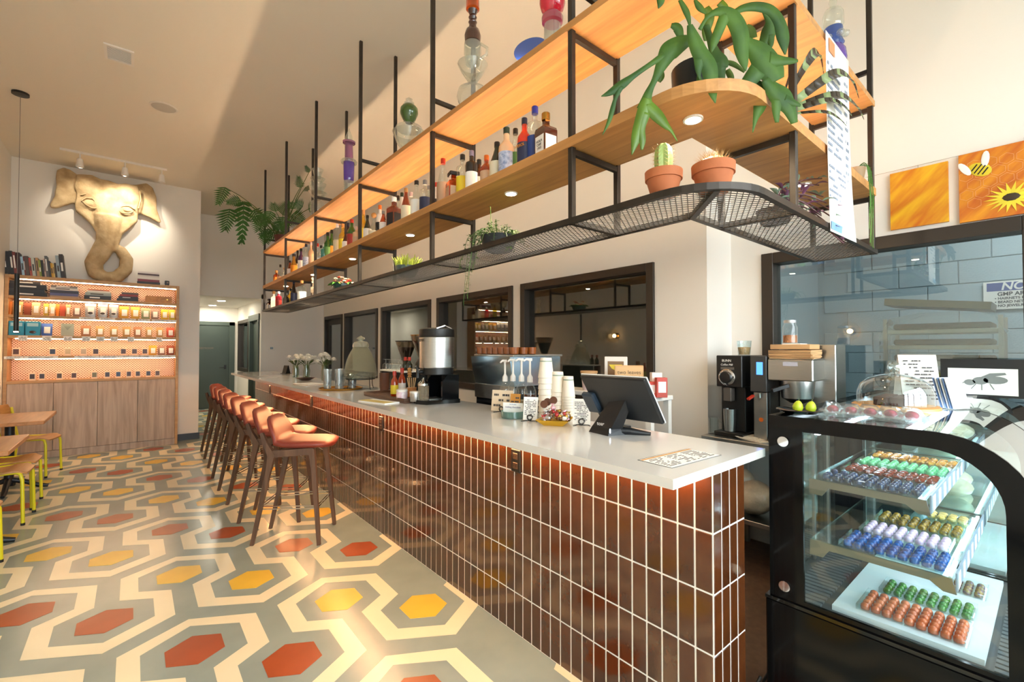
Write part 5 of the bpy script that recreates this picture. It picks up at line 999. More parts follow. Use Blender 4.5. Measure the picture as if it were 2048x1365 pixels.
for nm, me, x0, nx, dx, y0, ny, dy, z, lev in SETS:
    tray('clear tray of %s bonbons on the %s level of the display case' % (nm, lev), x0-.022, x0+(nx-1)*dx+.02, y0-.02, y0+(ny-1)*dy+.022, z-.0055 if lev != 'bottom' else z-.0055)
    for a in range(nx):
        for c in range(ny):
            if nm == 'navy marbled' and (a == 2 and c > 6): continue
            o = inst('bonbon', me, None, (x0+a*dx, y0+c*dy, z-.003), (0, 0, a+c)); tag(o, '%s bonbon, %s level, %s from the front in the %s row' % (nm, lev, ORD[c], ORD[a]), 'bonbon', nm+' bonbons')
# wrapped pastries in the second case
for k, (x, y, z) in enumerate(((2.9, .36, .988), (3.08, .38, .988), (3.26, .36, .988), (2.95, .34, .768), (3.15, .36, .768), (2.95, .34, .542), (3.2, .34, .542))):
    tag(MB().ball((0, 0, .045), .08, 14, 8, (1, 1.1, .56)).build('pastry_bag', mat('pastry_cream', '#d8cfae', .4, nz=.15, nscale=18, coat=.3), None, 50, loc=(x, y, z)), 'cream wrapped pastry in the second display case, '+['left on its top shelf', 'middle of its top shelf', 'right on its top shelf', 'left on its middle shelf', 'right on its middle shelf', 'left on its floor', 'right on its floor'][k], 'pastry', 'wrapped pastries in the second case')
# ------------------------------------------------ on top of the cases
def PT(px, py): return P(px, py, z=CZ+.001)
q = Vector((2.50, .45, CZ)); t = thing('cake_board', 'round wooden board under the glass cake dome', 'board', q); MB().lathe([(.142, 0), (.148, .004), (.148, .014), (.142, .018), (.0001, .018)], 40).build('board', mat('beech', '#c9965a', .5, nz=.1), t, 40)
t = thing('cake_dome', 'clear glass cake dome with round knob over brownies', 'cake dome', (q.x, q.y, CZ+.0185)); MB().lathe([(.128, 0), (.131, .002), (.13, .05), (.118, .085), (.09, .11), (.05, .125), (.014, .13), (.01, .137)], 36, closed=False).build('dome', glass('dome_glass', '#f0f7f7', .13, .01), t, 50); MB().ball((0, 0, .158), .024, 16, 10).build('knob', glass('knob_glass', '#e6f0f0', .2, .01), t, 50)
rd = random.Random(4)
BRN = mat('brownie', '#3a1f16', .7, nz=.2, bump=.3, bscale=80); bmesh_ = MB().cbox(-.024, -.024, 0, .024, .024, .036, .004).mesh('brownie', BRN)
for k in range(8):
    x, y = (k % 4-1.5)*.052, (k//4-.5)*.054; o = inst('brownie', bmesh_, None, (q.x+x, q.y+y, CZ+.0185), (0, 0, rd.uniform(-.1, .1))); tag(o, 'dark brownie under the cake dome, %s in the %s row' % (ORD[k % 4], ['left', 'right'][k//4]), 'brownie', 'brownies under the dome')
t = thing('acrylic_tray', 'clear tray of five wrapped pink sweets on the display case top', 'tray', (2.08, .44, CZ), R(0)); MB().box(-.07, -.15, 0, .07, .15, .002).box(-.07, -.15, .002, -.068, .15, .022).box(.068, -.15, .002, .07, .15, .022).box(-.07, -.15, .002, .07, -.148, .022).box(-.07, .148, .002, .07, .15, .022).build('tray', PLASTIC, t)
for k in range(5):
    t = thing('wrapped_sweet', 'pink sweet in a clear sachet, %s from the bar in the tray' % ORD[k], 'sweet', (2.08, .56-k*.058, CZ+.003), R(20), 'pink sweets on the display case'); MB().ball((0, 0, .02), .022, 12, 8, (1.2, .9, .7)).build('sweet', cho('sweet_pink', '#c2455e', '#7a2a38', 40), t, 50)
    MB().add([(-.05, -.035, .004), (.05, -.035, .004), (.05, .035, .012), (-.05, .035, .012), (-.03, -.02, .042), (.03, -.02, .042), (.03, .02, .046), (-.03, .02, .046)], [(0, 1, 2, 3), (4, 5, 6, 7), (0, 1, 5, 4), (1, 2, 6, 5), (2, 3, 7, 6), (3, 0, 4, 7)]).build('sachet', glass('cellophane', '#f6fafc', .12, .06, haze=.06, body='#ffffff'), t)
t = thing('black_plate', 'small black plate with two green pears on the display case', 'plate', (2.03, .655, CZ)); MB().lathe([(.05, 0), (.06, .004), (.085, .014), (.083, .016), (.055, .008), (.0001, .007)], 28).build('plate', GLOSSBLACK, t, 40)
for k, (dx, dy) in enumerate(((-.005, .01), (.012, -.03))):
    t = thing('pear', 'lime green pear on the black plate, '+('left' if k == 0 else 'right')+' one', 'pear', (2.03+dx, .655+dy, CZ+.0085), rot=(R(8), 0, 0)); MB().lathe([(.006, 0), (.016, .004), (.019, .016), (.014, .03), (.008, .038), (.003, .041)], 14).build('fruit', mat('pear_green', '#b7c92a', .4), t, 50); MB().cyl((0, 0, .04), (.002, 0, .05), .0012, n=5).build('stalk', STEM, t)
# A-frame menu and brochures
t = thing('tent_menu', 'tented wooden backed menu standing behind the cake dome', 'menu', (2.78, .42, CZ), R(-62))
for s in (1, -1):
    p0 = MB().box(-.07, -.003, 0, .07, .003, .235).build('panel', [None, mat('mdf', '#a98a62', .7), PAPER][s], t, loc=(0, s*-.06, 0), rot=(R(-15*s), 0, 0))
    if s == -1: pass
o = scribble(.11, .19, 12, 77).build('print', INK, t, loc=(0, -.0385, .115), rot=(R(75), 0, 0)); MB().box(-.07, -.0635, 0.0, .07, -.0625, .23).build('front_sheet', PAPER, t, rot=(R(-15), 0, 0), loc=(0, -.002, -.016))
t = thing('brochure_holder', 'clear holder full of striped brochures at the case edge', 'brochure holder', (2.68, .28, CZ), R(-25)); MB().box(-.05, -.03, 0, .05, .035, .004).add([(-.05, -.03, .004), (.05, -.03, .004), (.05, -.045, .06), (-.05, -.045, .06)], [(0, 1, 2, 3)]).build('holder', PLASTIC, t)
for k in range(6): MB().box(-.048, -.001, 0, .048, .001, .13).build('brochure', [PAPER, mat('brochure_blue', '#6a86b0', .5)][k % 2], t, loc=(0, -.02+k*.009, .004), rot=(R(-14), 0, 0))
t = thing('bee_print', 'black framed print of a grey bee standing on the second case', 'picture', (3.47, .262, CZ), R(-90)); W2, H2 = .13, .15
MB().box(-W2-.03, -.008, 0, W2+.03, .008, H2+.05).build('frame', BLACK, t); MB().box(-W2, -.0095, .012, W2, -.0082, H2).build('paper', mat('print_paper', '#d9dcd2', .6), t)
GI = mat('bee_ink', '#6f7470', .7); b = MB()
for (x, z, a, c) in ((-.045, .075, .022, .016), (-.005, .085, .03, .02), (.05, .09, .045, .02)): b.lathe([(.0001, 0), (1, 0)], 16, (0, 0, 0), closed=False); b.v[-32:] = [(x+a*_c(6.283*i/16)*(1 if r else 0), -.0105, z+c*_s(6.283*i/16)*(1 if r else 0)) for r in (0, 1) for i in range(16)]
for (x0, z0, x1, z1) in ((-.02, .07, -.04, .04), (.0, .068, .0, .035), (.03, .07, .045, .04), (-.06, .08, -.085, .06)): b.beam((x0, -.0105, z0), (x1, -.0105, z1), .001, .004)
b.prism([(-.01, .1), (.03, .125), (.085, .13), (.09, .12), (.03, .105)], -.0112, -.0106, 'y'); b.build('bee_drawing', GI, t)
# ================================================================ steel coffee station by the right wall
SZ = .87
t = thing('steel_table', 'stainless steel work table carrying the coffee machines', 'steel table', (0, 0, 0)); MB().cbox(2.97, .78, SZ-.04, 3.62, 1.56, SZ, .004).build('top', STEEL, t); MB().cbox(3.0, .8, .34, 3.6, 1.54, .37, .003).build('lower_shelf', STEEL, t)
for x in (3.02, 3.58):
    for y in (.82, 1.52): MB().cyl((x, y, .006), (x, y, SZ-.04), .02, n=10).build('leg', STEEL, t)
CFB = mat('machine_black', '#161514', .3)
t = thing('coffee_mill', 'black coffee mill with large silver dial at the left of the steel table', 'coffee grinder', (3.06, 1.405, SZ)); 
MB().cbox(0, -.08, .33, .34, .09, .54, .004).build('hopper_box', CFB, t); MB().cbox(.06, -.075, .03, .34, .085, .33, .004).build('body', CFB, t); MB().cbox(-.02, -.09, 0, .36, .1, .03, .004).build('base', CFB, t)
dl = MB().lathe([(.055, 0), (.055, .012), (.047, .016)], 28).build('dial', CHROME, t, 40, loc=(0, .015, .395), rot=(0, R(-90), 0)); MB().lathe([(.04, .014), (.04, .03), (.034, .036), (.0001, .038)], 24).build('knob', BLACK, dl, 40)
MB().cbox(-.01, -.012, .235, .05, .04, .325, .004).build('chute', mat('chute_grey', '#5a544e', .4, .4), t); text('lettering', 'BUNN', .022, PAPER, t, (-.001, .02, .505), (R(90), 0, R(-90))); text('lettering', 'Coffee Mill', .018, PAPER, t, (-.001, .02, .478), (R(90), 0, R(-90)), shear=.2)
MB().box(-.0015, -.03, .445, -.0005, .06, .462).build('notice', mat('dim_print', '#5c5650', .6), t)
t = thing('steel_tumbler', 'tapered steel tumbler under the coffee mill spout', 'tumbler', (3.09, 1.42, SZ+.0305)); MB().lathe([(.03, 0), (.033, .003), (.038, .08), (.04, .15), (.037, .15), (.03, .01), (.0001, .008)], 22).build('cup', STEEL, t, 40)
t = thing('glass_mug', 'clear glass mug at the left end of the steel table', 'mug', (3.08, 1.525, SZ)); MB().lathe([(.03, 0), (.033, .003), (.033, .11), (.03, .11), (.029, .012), (.0001, .01)], 18).build('glass', CLEAR, t, 40); MB().tube([(0, -.033, .02), (0, -.06, .03), (0, -.06, .08), (0, -.033, .09)], .005, 6).build('handle', CLEAR, t)
t = thing('bean_cup', 'plastic cup of pale beans on top of the coffee mill', 'cup', (3.2, 1.37, SZ+.54)); MB().lathe([(.035, 0), (.038, .002), (.047, .1), (.045, .1), (.034, .008), (.0001, .006)], 18).build('cup', PLASTIC, t, 40); MB().lathe([(.033, .006), (.04, .055), (.0001, .058)], 16).build('beans', mat('oat_beans', '#c9a06a', .8, nz=.2, nscale=80), t, 40)
t = thing('water_dispenser', 'narrow black hot water dispenser with a blue screen', 'water dispenser', (3.06, 1.225, SZ)); MB().cbox(0, -.05, .31, .32, .05, .54, .004).build('head', mat('dispenser_grey', '#3a3938', .35), t); MB().cbox(.05, -.05, 0, .32, .05, .31, .004).build('column', CFB, t); MB().cbox(.04, -.036, 0, .052, .045, .305, .002).build('front_plate', STEEL, t)
MB().box(-.0015, -.028, .42, -.0005, .01, .5).build('screen', light_mat('blue_screen', '#4f8cff', 1.6), t); MB().beam((-.0, .03, .285), (-.045, .045, .262), .018, .012).build('red_lever', CAPS['red'], t); MB().cyl((.02, 0, .3), (.02, 0, .27), .008, n=8).build('spout', CHROME, t); MB().lathe([(.0001, 0), (.014, 0)], 14, closed=False).build('badge', CAPS['orange'], t, loc=(.0395, .0, .13), rot=(0, R(-90), 0))
t = thing('coffee_brewer', 'tall stainless coffee brewer with steel server', 'coffee brewer', (3.06, 1.02, SZ)); MB().cbox(.2, -.16, 0, .4, .155, .61, .004).build('tower', STEEL, t); MB().cbox(0, -.1, .39, .22, .15, .52, .006).build('head', STEEL, t); MB().cbox(.0, -.15, 0, .22, .15, .025, .004).build('base', CFB, t)
MB().lathe([(.04, 0), (.085, .03), (.095, .13), (.095, .14)], 24).build('brew_basket', STEEL, t, 40, loc=(.11, .02, .25)); MB().beam((.02, .04, .36), (-.06, .1, .33), .02, .02).build('basket_handle', BLACK, t); MB().box(-.0015, -.02, .48, -.0005, .06, .505).build('badge', mat('badge_grey', '#b7b7c4', .4), t)
MB().cbox(.02, -.1, .52, .2, .15, .525, .002).build('top_tray', STEEL, t)
t = thing('thermal_server', 'round steel thermal server with black lid inside the coffee brewer', 'coffee server', (3.16, 1.02, SZ+.0255)); MB().lathe([(.085, 0), (.09, .004), (.09, .13), (.085, .14)], 28).build('body', STEEL, t, 40); MB().lathe([(.09, .14), (.092, .15), (.09, .19), (.07, .2), (.0001, .2)], 28).build('lid', mat('server_lid', '#0e1218', .2), t, 40); text('lettering', 'LUXUS', .028, BLACK, t, (-.091, .01, .1), (R(90), 0, R(-90)))
z = SZ+.5255
for k in range(7): tag(MB().box(-.08, -.12, 0, .08, .12, .007).build('coffee_filter', KRAFT, None, loc=(3.15, 1.045, z+k*.0075), rot=(0, R((k % 3-1)*1.0), R(rd.uniform(-7, 7)))), 'brown paper sleeve, %s from the bottom of the pile on the coffee brewer' % ORD[k], 'paper sleeve', 'paper sleeves on the brewer')
t = thing('filter_box', 'flat kraft cardboard box at the top of the paper pile on the brewer', 'box', (3.15, 1.045, z+.056)); MB().cbox(-.085, -.11, 0, .085, .11, .03, .003).build('carton', KRAFT, t); MB().box(-.06, -.05, .03, .06, .05, .036).build('coaster', WHITE, t)
t = thing('mason_jar', 'glass jar of almonds on top of the coffee brewer', 'jar', (3.15, 1.07, z+.0925)); MB().lathe([(.038, 0), (.042, .004), (.042, .1), (.033, .118), (.033, .13)], 20).build('glass', CLEAR, t, 40); MB().lathe([(.035, .128), (.035, .145), (.0001, .147)], 18).build('lid', mat('tin_silver', '#c0c0c0', .35, .8), t, 40); MB().lathe([(.039, .005), (.039, .05), (.0001, .055)], 18).build('almonds', mat('almonds', '#a8693a', .7, nz=.25, nscale=70, bump=.5, bscale=90), t, 40)
for k in range(6): tag(MB().box(-.06, -.06, 0, .06, .06, .002).build('napkin', mat('napkin', '#ded2c0', .8), None, loc=(3.06+.01*k, 1.22+k*.022, SZ+.0005+k*.0024), rot=(0, 0, R(k*9-20))), 'beige paper napkin, %s from the bottom of the fan on the steel table' % ORD[k], 'napkin', 'napkins on the steel table')
for k, (x, y) in enumerate(((3.15, 1.3), (3.2, 1.05))): tag(MB().ball((0, 0, .11), .13, 14, 9, (1, 1, .85)).ball((.02, .08, .2), .08, 12, 7).build('plastic_bag', mat('bag_film', '#c9b49a', .3, nz=.25, nscale=12, bump=.8, bscale=18, coat=.4), None, 50, loc=(x, y, .37)), 'clear bag of pale goods under the steel table, '+('left' if k == 0 else 'right')+' one', 'bag', 'bags under the steel table')
tag(MB().tube([(2.82, .78, .01), (2.7, .84, .0125), (2.4, .86, .0125), (2.0, .83, .012), (1.86, .80, .0125), (1.82, .78, .06), (1.83, .765, .14), (1.86, .745, .2)], .006, 6).build('power_cable', BLACK, None, 50), 'black power cable rising from the floor behind the display case', 'cable')
# ================================================================ paintings on the right wall
def canvas(label, y0, y1, z0, z1, h1, h2, seed):
    t = thing('canvas_painting', label, 'painting', (XR, (y0+y1)/2, (z0+z1)/2)); m = mat('paint_%d' % seed, h1, .5, nz=.5, nscale=2.6, hex2=h2, stretch=(1, 3.2, 1.3))
    w, h = (y1-y0)/2, (z1-z0)/2; mpn = m.node_tree.nodes['Mapping']; mpn.vector_type = 'TEXTURE'; mpn.inputs['Rotation'].default_value = (R(42), 0, 0); mpn.inputs['Scale'].default_value = (1, .16, .75); MB().box(-.022, -w, -h, 0, w, h).build('canvas', m, t); MB().tube([(-.012, 0, h+.02), (-.012, 0, h)], .002, 5).build('hook', CHROME, t)
    return t, w, h
canvas('small orange and yellow abstract canvas above the right window', .395, .658, 2.194, 2.545, '#e9b41c', '#c7650e', 3)
t, w, h = canvas('orange honeycomb canvas with a bee and a yellow flower', -.15, .351, 2.173, 2.56, '#e2951a', '#bb5510', 5)
LN = mat('honeycomb_line', '#e0a878', .6); b = MB()
for r in range(8):
    for c in range(8):
        cyc, czc = w-.03-c*.0625-(r % 2)*.031, h-.02-r*.054
        if r+c*.5 > 5 or cyc < -w+.03 or czc < -h+.03: continue
        pts = [(-.0225, cyc+.03*_s(R(60*k)), czc+.03*_c(R(60*k))) for k in range(6)]; pts = [p for p in pts if abs(p[1]) < w and abs(p[2]) < h]
        if len(pts) == 6: b.tube(pts, .0009, 4, loop=True)
b.build('honeycomb', LN, t)
YB = mat('bee_yellow', '#d9c22a', .5); bee = thing('bee', 'x', 'x'); bpy.data.objects.remove(bee)
bo = MB().ball((0, 0, 0), .035, 14, 8, (.1, 1.5, 1)).build('bee_body', YB, t, 50, loc=(-.0235, w-.085, h-.105), rot=(R(35), 0, 0))
for k in (-.025, -.008, .009, .026): MB().box(-.0042, k-.003, -.03+abs(k)*.4, -.0036, k+.003, .03-abs(k)*.4).build('stripe', BLACK, bo)
for y, z, a in ((.012, .055, 60), (.06, -.02, 25)): MB().ball((0, 0, 0), .03, 12, 6, (.05, 1.5, .55)).build('wing', PAPER, bo, 50, loc=(-.002, y, z), rot=(R(a), 0, 0))
fl = MB().ball((0, 0, 0), .028, 14, 6, (.15, 1.3, .8)).build('flower_centre', mat('flower_eye', '#3a2a14', .6), t, 50, loc=(-.024, .05, -.095))
for k in range(18):
    a = 6.283*k/18; MB().add([(0, 0, 0), (0, .045*_c(a-.2), .045*_s(a-.2)*.8), (0, .105*_c(a), .105*_s(a)*.8), (0, .045*_c(a+.2), .045*_s(a+.2)*.8)], [(0, 1, 2, 3)]).build('petal', mat('flower_yellow', '#e8cf35', .5, rnd=.1, nz=.1), fl, loc=(-.0012-.0002*(k % 3), 0, 0))
t = thing('picture_wire', 'thin wire rail strung along the right wall above the paintings', 'wire', (XR, 0, 2.56)); MB().cyl((-.012, 1.6, .003), (-.012, -.4, .003), .0012, n=5).build('wire', CHROME, t)
# ================================================================ seen through the right window
t = thing('bakery_rack', 'tall steel tray rack under a clear cover behind the right window', 'rack', (4.6, .54, 0))
for x in (-.2, .2):
    for y in (-.3, .3): MB().box(x-.012, y-.012, .05, x+.012, y+.012, 1.68).build('upright', STEEL, t)
for k in range(12):
    MB().cbox(-.2, -.29, .3+k*.115, .2, .29, .33+k*.115, .004).build('sheet_tray', mat('tray_alu', '#e2ddd0', .35, .3), t)
    MB().cbox(-.17, -.26, .3305+k*.115, .17, .26, .375+k*.115, .012).build('baked_slab', mat('baked_brown', '#4a3424', .8, nz=.3, nscale=20), t)
for x in (-.18, .18):
    for y in (-.28, .28): MB().cyl((x, y, 0), (x, y, .06), .03, n=10).build('castor', BLACK, t)
b = MB(); pr = [(-.33, .5), (-.33, 1.55), (-.27, 1.68), (-.1, 1.715), (.1, 1.715), (.27, 1.68), (.33, 1.55), (.33, .5)]
b.sheet([[(-.24, a, c) for a, c in pr], [(.24, a, c) for a, c in pr]]).add([(-.24, a, c) for a, c in pr], [tuple(range(8))]); b.build('plastic_cover', glass('rack_cover', '#eef4f6', .12, .05, haze=.08, body='#ffffff'), t)
t = thing('sheet_pan', 'tilted steel pan on top of the covered tray rack', 'pan', (4.55, .56, 1.75), rot=(R(7), 0, 0)); MB().box(-.2, -.28, 0, .2, .28, .004).box(-.2, -.28, .004, -.194, .28, .05).box(.194, -.28, .004, .2, .28, .05).box(-.194, -.28, .004, .194, -.274, .05).box(-.194, .274, .004, .194, .28, .05).build('pan', mat('dull_steel', '#7d7c74', .4, .9), t)
t = thing('notice_sign', 'blue and white notice sign on the bakery block wall', 'sign', (5.47, .14, 1.9)); MB().box(-.004, -.26, -.12, 0, .255, .11).build('board', PAPER, t); MB().box(-.005, -.24, .03, -.004, .235, .098).build('blue_band', mat('sign_blue', '#2c4a94', .5), t)
rt_ = (R(90), 0, R(-90)); NK = mat('sign_ink', '#2a3140', .6)
text('lettering', 'NOTICE', .085, PAPER, t, (-.006, 0, .064), rt_, shear=.2, bold=.002); text('lettering', 'GMP AREA AHEAD', .042, NK, t, (-.006, .0, .003), rt_, bold=.0012)
for k, s_ in enumerate(('\u2022 HAIRNETS REQUIRED', '\u2022 BEARD NETS REQUIRED', '\u2022 NO JEWELRY ALLOWED')): text('lettering', s_, .027, NK, t, (-.006, .19, -.032-k*.03), rt_, align='LEFT', bold=.0008)
# ================================================================ plants
def PD(px, py, d): return Vector((0, 0, EYE))+(FW+RT*((px-1024)/FPX)+UP*((682.5-py)/FPX))*d
def smooth_path(pts, n=5):
    """Catmull-Rom through (x, y, z, w) tuples"""
    out = []; m = len(pts)
    for i in range(m-1):
        p0, p1, p2, p3 = pts[max(i-1, 0)], pts[i], pts[i+1], pts[min(i+2, m-1)]
        for k in range(n):
            t = k/n; out.append(tuple(.5*((2*b)+(-a+c)*t+(2*a-5*b+4*c-d)*t*t+(-a+3*b-3*c+d)*t**3) for a, b, c, d in zip(p0, p1, p2, p3)))
    out.append(tuple(pts[-1])); return out
def ribbon(b, pts, side=None, fold=.25, n=5, mi=0, mi2=None, every=3):
    sp = smooth_path(pts, n); rows = []
    for i, p in enumerate(sp):
        a, c = Vector(sp[max(i-1, 0)][:3]), Vector(sp[min(i+1, len(sp)-1)][:3]); t = (c-a).normalized(); w = max(p[3], .0005); q = Vector(p[:3])
        s = (t.cross(side or FW)); s = s.normalized() if s.length > .05 else RT; nn = s.cross(t)
        rows.append([q-s*w+nn*w*fold, q, q+s*w+nn*w*fold])
    if mi2 is None: b.sheet(rows, mi)
    else:
        for i in range(len(rows)-1): b.sheet(rows[i:i+2], mi if (i % every) else mi2)
    return b
STAG = mat('staghorn_green', '#4a6a22', .55, nz=.3, nscale=9, hex2='#2c4a20', spec=.3); STAG2 = mat('staghorn_lime_and_backlit', '#4f6c18', .42, nz=.2, nscale=14)
def thicken(o, th=.0012):
    m = o.modifiers.new('thickness', 'SOLIDIFY'); m.thickness = th; return o
t = thing('staghorn_fern', 'large staghorn fern in a black pot at the corner of the hanging shelf', 'fern', (1.63, .865, ZLO)); C0 = Vector((1.63, .865, ZLO))
def loc_(o): o.location = -C0; return o
loc_(MB().lathe([(.07, .03), (.085, .034), (.09, .15), (.084, .15)], 28, tuple(C0)).build('pot', mat('pot_black', '#131417', .3), t, 40)); loc_(MB().lathe([(.0001, .14), (.084, .14)], 24, tuple(C0), closed=False).build('soil', SOIL, t))
loc_(MB().lathe([(.08, 0), (.11, .008), (.125, .04), (.122, .04), (.107, .01), (.0001, .004)], 32, tuple(C0)).build('saucer', CLEAR, t, 40)); loc_(MB().lathe([(.1, .005), (.108, .022), (.0001, .024)], 28, tuple(C0)).build('bark_chips', mat('bark', '#a8602a', .8, nz=.4, nscale=60, bump=.6, bscale=70), t, 40))
def zf(p, d): q = PD(1180+p[0]/4.014, p[1]/4.014, d+(p[3] if len(p) > 3 else 0)); return (q.x, q.y, q.z, p[2]*1.12/4.014*d/FPX)
D0 = 1.64
FR = [([[(850,330,20),(760,335,50),(650,400,70),(600,470,55),(520,640,22),(465,760,30),(435,880,55)], [(600,440,26),(480,520,18),(350,610,20),(250,685,32),(160,745,22),(90,775,3)], [(250,690,24),(205,790,14),(180,880,18),(150,980,14),(100,1085,2)]], 0, -.06), ([[(460,790,30),(445,860,50),(400,1000,44),(370,1110,36),(335,1245,3)], [(440,900,40),(410,1030,30),(420,1130,24),(415,1205,8)], [(450,840,45),(540,930,46),(610,1010,26),(650,1050,12),(700,1135,3)]], 1, -.062),  # lower fork in lime: backlight from the puck put into its colour
      ([[(880,240,14),(950,130,14),(1060,95,40),(1150,150,62),(1205,270,64),(1215,400,52),(1235,500,34),(1250,570,4)], [(1090,110,40),(1040,230,36),(1000,330,30),(975,420,4)]], 0, -.1),
      ([[(1180,300,20),(1270,350,46),(1370,440,92),(1450,560,100),(1500,650,60)], [(1440,480,60),(1540,490,36),(1610,490,24),(1670,490,10)], [(1350,560,64),(1270,660,50),(1210,740,34),(1140,815,3)], [(1400,640,30),(1470,720,60),(1540,790,80),(1600,880,50),(1640,990,26)], [(1500,800,40),(1495,890,30),(1500,985,14)], [(1560,800,40),(1640,830,24),(1690,850,8)]], 0, -.04),
      ([[(1120,130,14),(1220,70,26),(1340,55,36),(1450,85,40),(1520,180,44),(1550,310,46),(1565,440,6)]], 0, -.02), ([[(1400,90,20),(1450,180,40),(1430,270,52),(1400,330,40),(1370,370,22)], [(1440,280,40),(1450,350,22),(1440,400,6)]], 0, .04),
      ([[(800,200,20),(830,300,46),(880,420,60),(950,530,62),(970,640,52),(985,740,34),(1005,830,3)], [(880,470,44),(870,560,24),(880,640,4)]], 0, -.1), ([[(930,200,24),(960,300,26),(1000,420,40),(1040,500,64),(1040,560,48),(1080,670,3)]], 0, -.02), ([[(720,0,14),(770,90,24),(795,170,14),(802,240,4)]], 0, .03), ([[(570,-30,30),(565,20,26),(548,70,3)]], 0, .02), ([[(650,205,16),(700,225,36),(725,290,26),(745,335,16)]], 0, .05),
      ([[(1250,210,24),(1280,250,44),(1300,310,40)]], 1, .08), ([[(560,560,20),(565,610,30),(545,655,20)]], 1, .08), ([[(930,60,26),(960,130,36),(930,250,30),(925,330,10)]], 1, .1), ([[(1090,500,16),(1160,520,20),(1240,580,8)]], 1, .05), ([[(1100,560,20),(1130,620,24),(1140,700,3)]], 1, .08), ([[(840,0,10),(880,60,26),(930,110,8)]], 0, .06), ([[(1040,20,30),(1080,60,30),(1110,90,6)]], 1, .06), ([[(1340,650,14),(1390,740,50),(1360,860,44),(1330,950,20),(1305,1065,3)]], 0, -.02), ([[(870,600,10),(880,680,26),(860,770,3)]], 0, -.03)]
for branches, mt, dd in FR:
    b = MB()
    for br in branches: ribbon(b, [zf(p, D0+dd) for p in br], fold=.015)
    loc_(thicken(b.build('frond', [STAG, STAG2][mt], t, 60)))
# philodendron on the far end of the upper board
PHI = mat('philodendron_green', '#2f5f22', .4, nz=.25, nscale=8)
C1 = Vector((1.6, 6.92, ZUP)); t = thing('philodendron', 'split-leaf philodendron in a dark red pot at the far end of the shelf', 'potted plant', C1)
MB().lathe([(.07, 0), (.085, .006), (.115, .15), (.12, .17), (.11, .17), (.1, .14), (.0001, .13)], 24).build('pot', mat('pot_maroon', '#5a2018', .4), t, 40); MB().lathe([(.0001, .14), (.1, .14)], 20, closed=False).build('soil', SOIL, t)
def pz(x, y, d): return PD(420+x/4.265, 320+y/4.265, d)
PL = [(130,235,70,385,75),(170,420,130,610,105),(290,360,270,730,90),(260,345,140,365,60),(370,430,450,560,80),(450,470,420,610,100),(520,440,470,560,75),(620,470,650,380,80),(650,490,600,600,90),(700,470,800,530,90),(790,400,730,360,60),(490,590,480,715,85),(570,620,420,650,70),(770,235,755,140,48),(815,235,840,260,40),(845,105,815,50,30),(840,420,905,395,60),(600,520,560,600,70),(700,420,690,360,60),(560,440,540,370,60)]
rd = random.Random(9)
for k, (x0, y0, x1, y1, w) in enumerate(PL):
    d = 6.3+rd.uniform(-.18, .12); A = pz(x0, y0, d); B = pz(x1, y1, d-.05); L = (B-A).length; u = (B-A)/L; s = u.cross(FW).normalized(); nn = s.cross(u); W = w*1.25*d/FPX/4.265
    b = MB()
    for i in range(9):
        f = i/8; c = A+u*(L*(f*.86+.02)); sp_ = W*(1-.55*f)*(.75 if i == 0 else 1); ang = .35+.5*f
        for sg in (-1, 1):
            e = c+(s*sg*_c(ang)+u*_s(ang))*sp_+nn*(-.12*sp_); m_ = c+(s*sg*_c(ang)+u*_s(ang))*sp_*.5; hw_ = u*(L*.045); b.add([c-hw_*.8, m_-hw_*1.15, e, m_+hw_*1.15, c+hw_*.8], [(0, 1, 2, 3, 4)])
    b.add([A+u*L*.8-s*W*.12, B, A+u*L*.8+s*W*.12], [(0, 1, 2)]); b.tube([A, A+u*L*.5, B], [.006, .004, .002], 5)
    o = b.build('leaf', PHI, t); o.location = -C1
    st = C1+Vector((rd.uniform(-.04, .04), rd.uniform(-.04, .04), .14)); mid = (st+A)/2+Vector((0, 0, .06*(A-st).length+.03)); b = MB().tube([st, (st+mid)/2+Vector((0, 0, .03)), mid, (mid+A)/2+Vector((0, 0, .015)), A], [.008, .007, .006, .005, .004], 5); o2 = b.build('petiole', STEM, t); o2.location = -C1
# trailing vine in a dark bowl
def trail(b, path, lf, gap, rd, mi=0, droop=.5):
    sp = smooth_path([(*p, 0) for p in path], 4); b.tube([p[:3] for p in sp], .0016, 4, mi); acc = 0
    for i in range(1, len(sp)):
        a, c = Vector(sp[i-1][:3]), Vector(sp[i][:3]); acc += (c-a).length
        if acc > gap:
            acc = 0
            for sg in (-1, 1):
                an = rd.uniform(0, 6.28); d = Vector((_c(an), _s(an), rd.uniform(-.6, .3))).normalized(); s = d.cross(Vector((0, 0, 1))); s = s.normalized() if s.length > .1 else Vector((1, 0, 0)); L = lf*rd.uniform(.7, 1.2)
                b.add([c, c+d*L*.5+s*L*.26, c+d*L, c+d*L*.5-s*L*.26], [(0, 1, 2, 3)], mi)
VINE = mat('vine_green', '#4a6a2c', .5, nz=.25, nscale=30); VINEL = mat('vine_lime', '#9aa838', .5, nz=.2, nscale=30)
rd = random.Random(21); C2 = Vector((1.585, 2.02, ZME)); t = thing('trailing_vine', 'trailing green vine spilling from a dark bowl on the mesh shelf', 'potted plant', C2)
MB().lathe([(.06, 0), (.075, .005), (.1, .06), (.105, .085), (.098, .085), (.09, .06), (.0001, .05)], 24).build('bowl', mat('bowl_charcoal', '#23272b', .6), t, 40); MB().lathe([(.0001, .075), (.095, .075)], 20, closed=False).build('soil', SOIL, t)
b = MB()
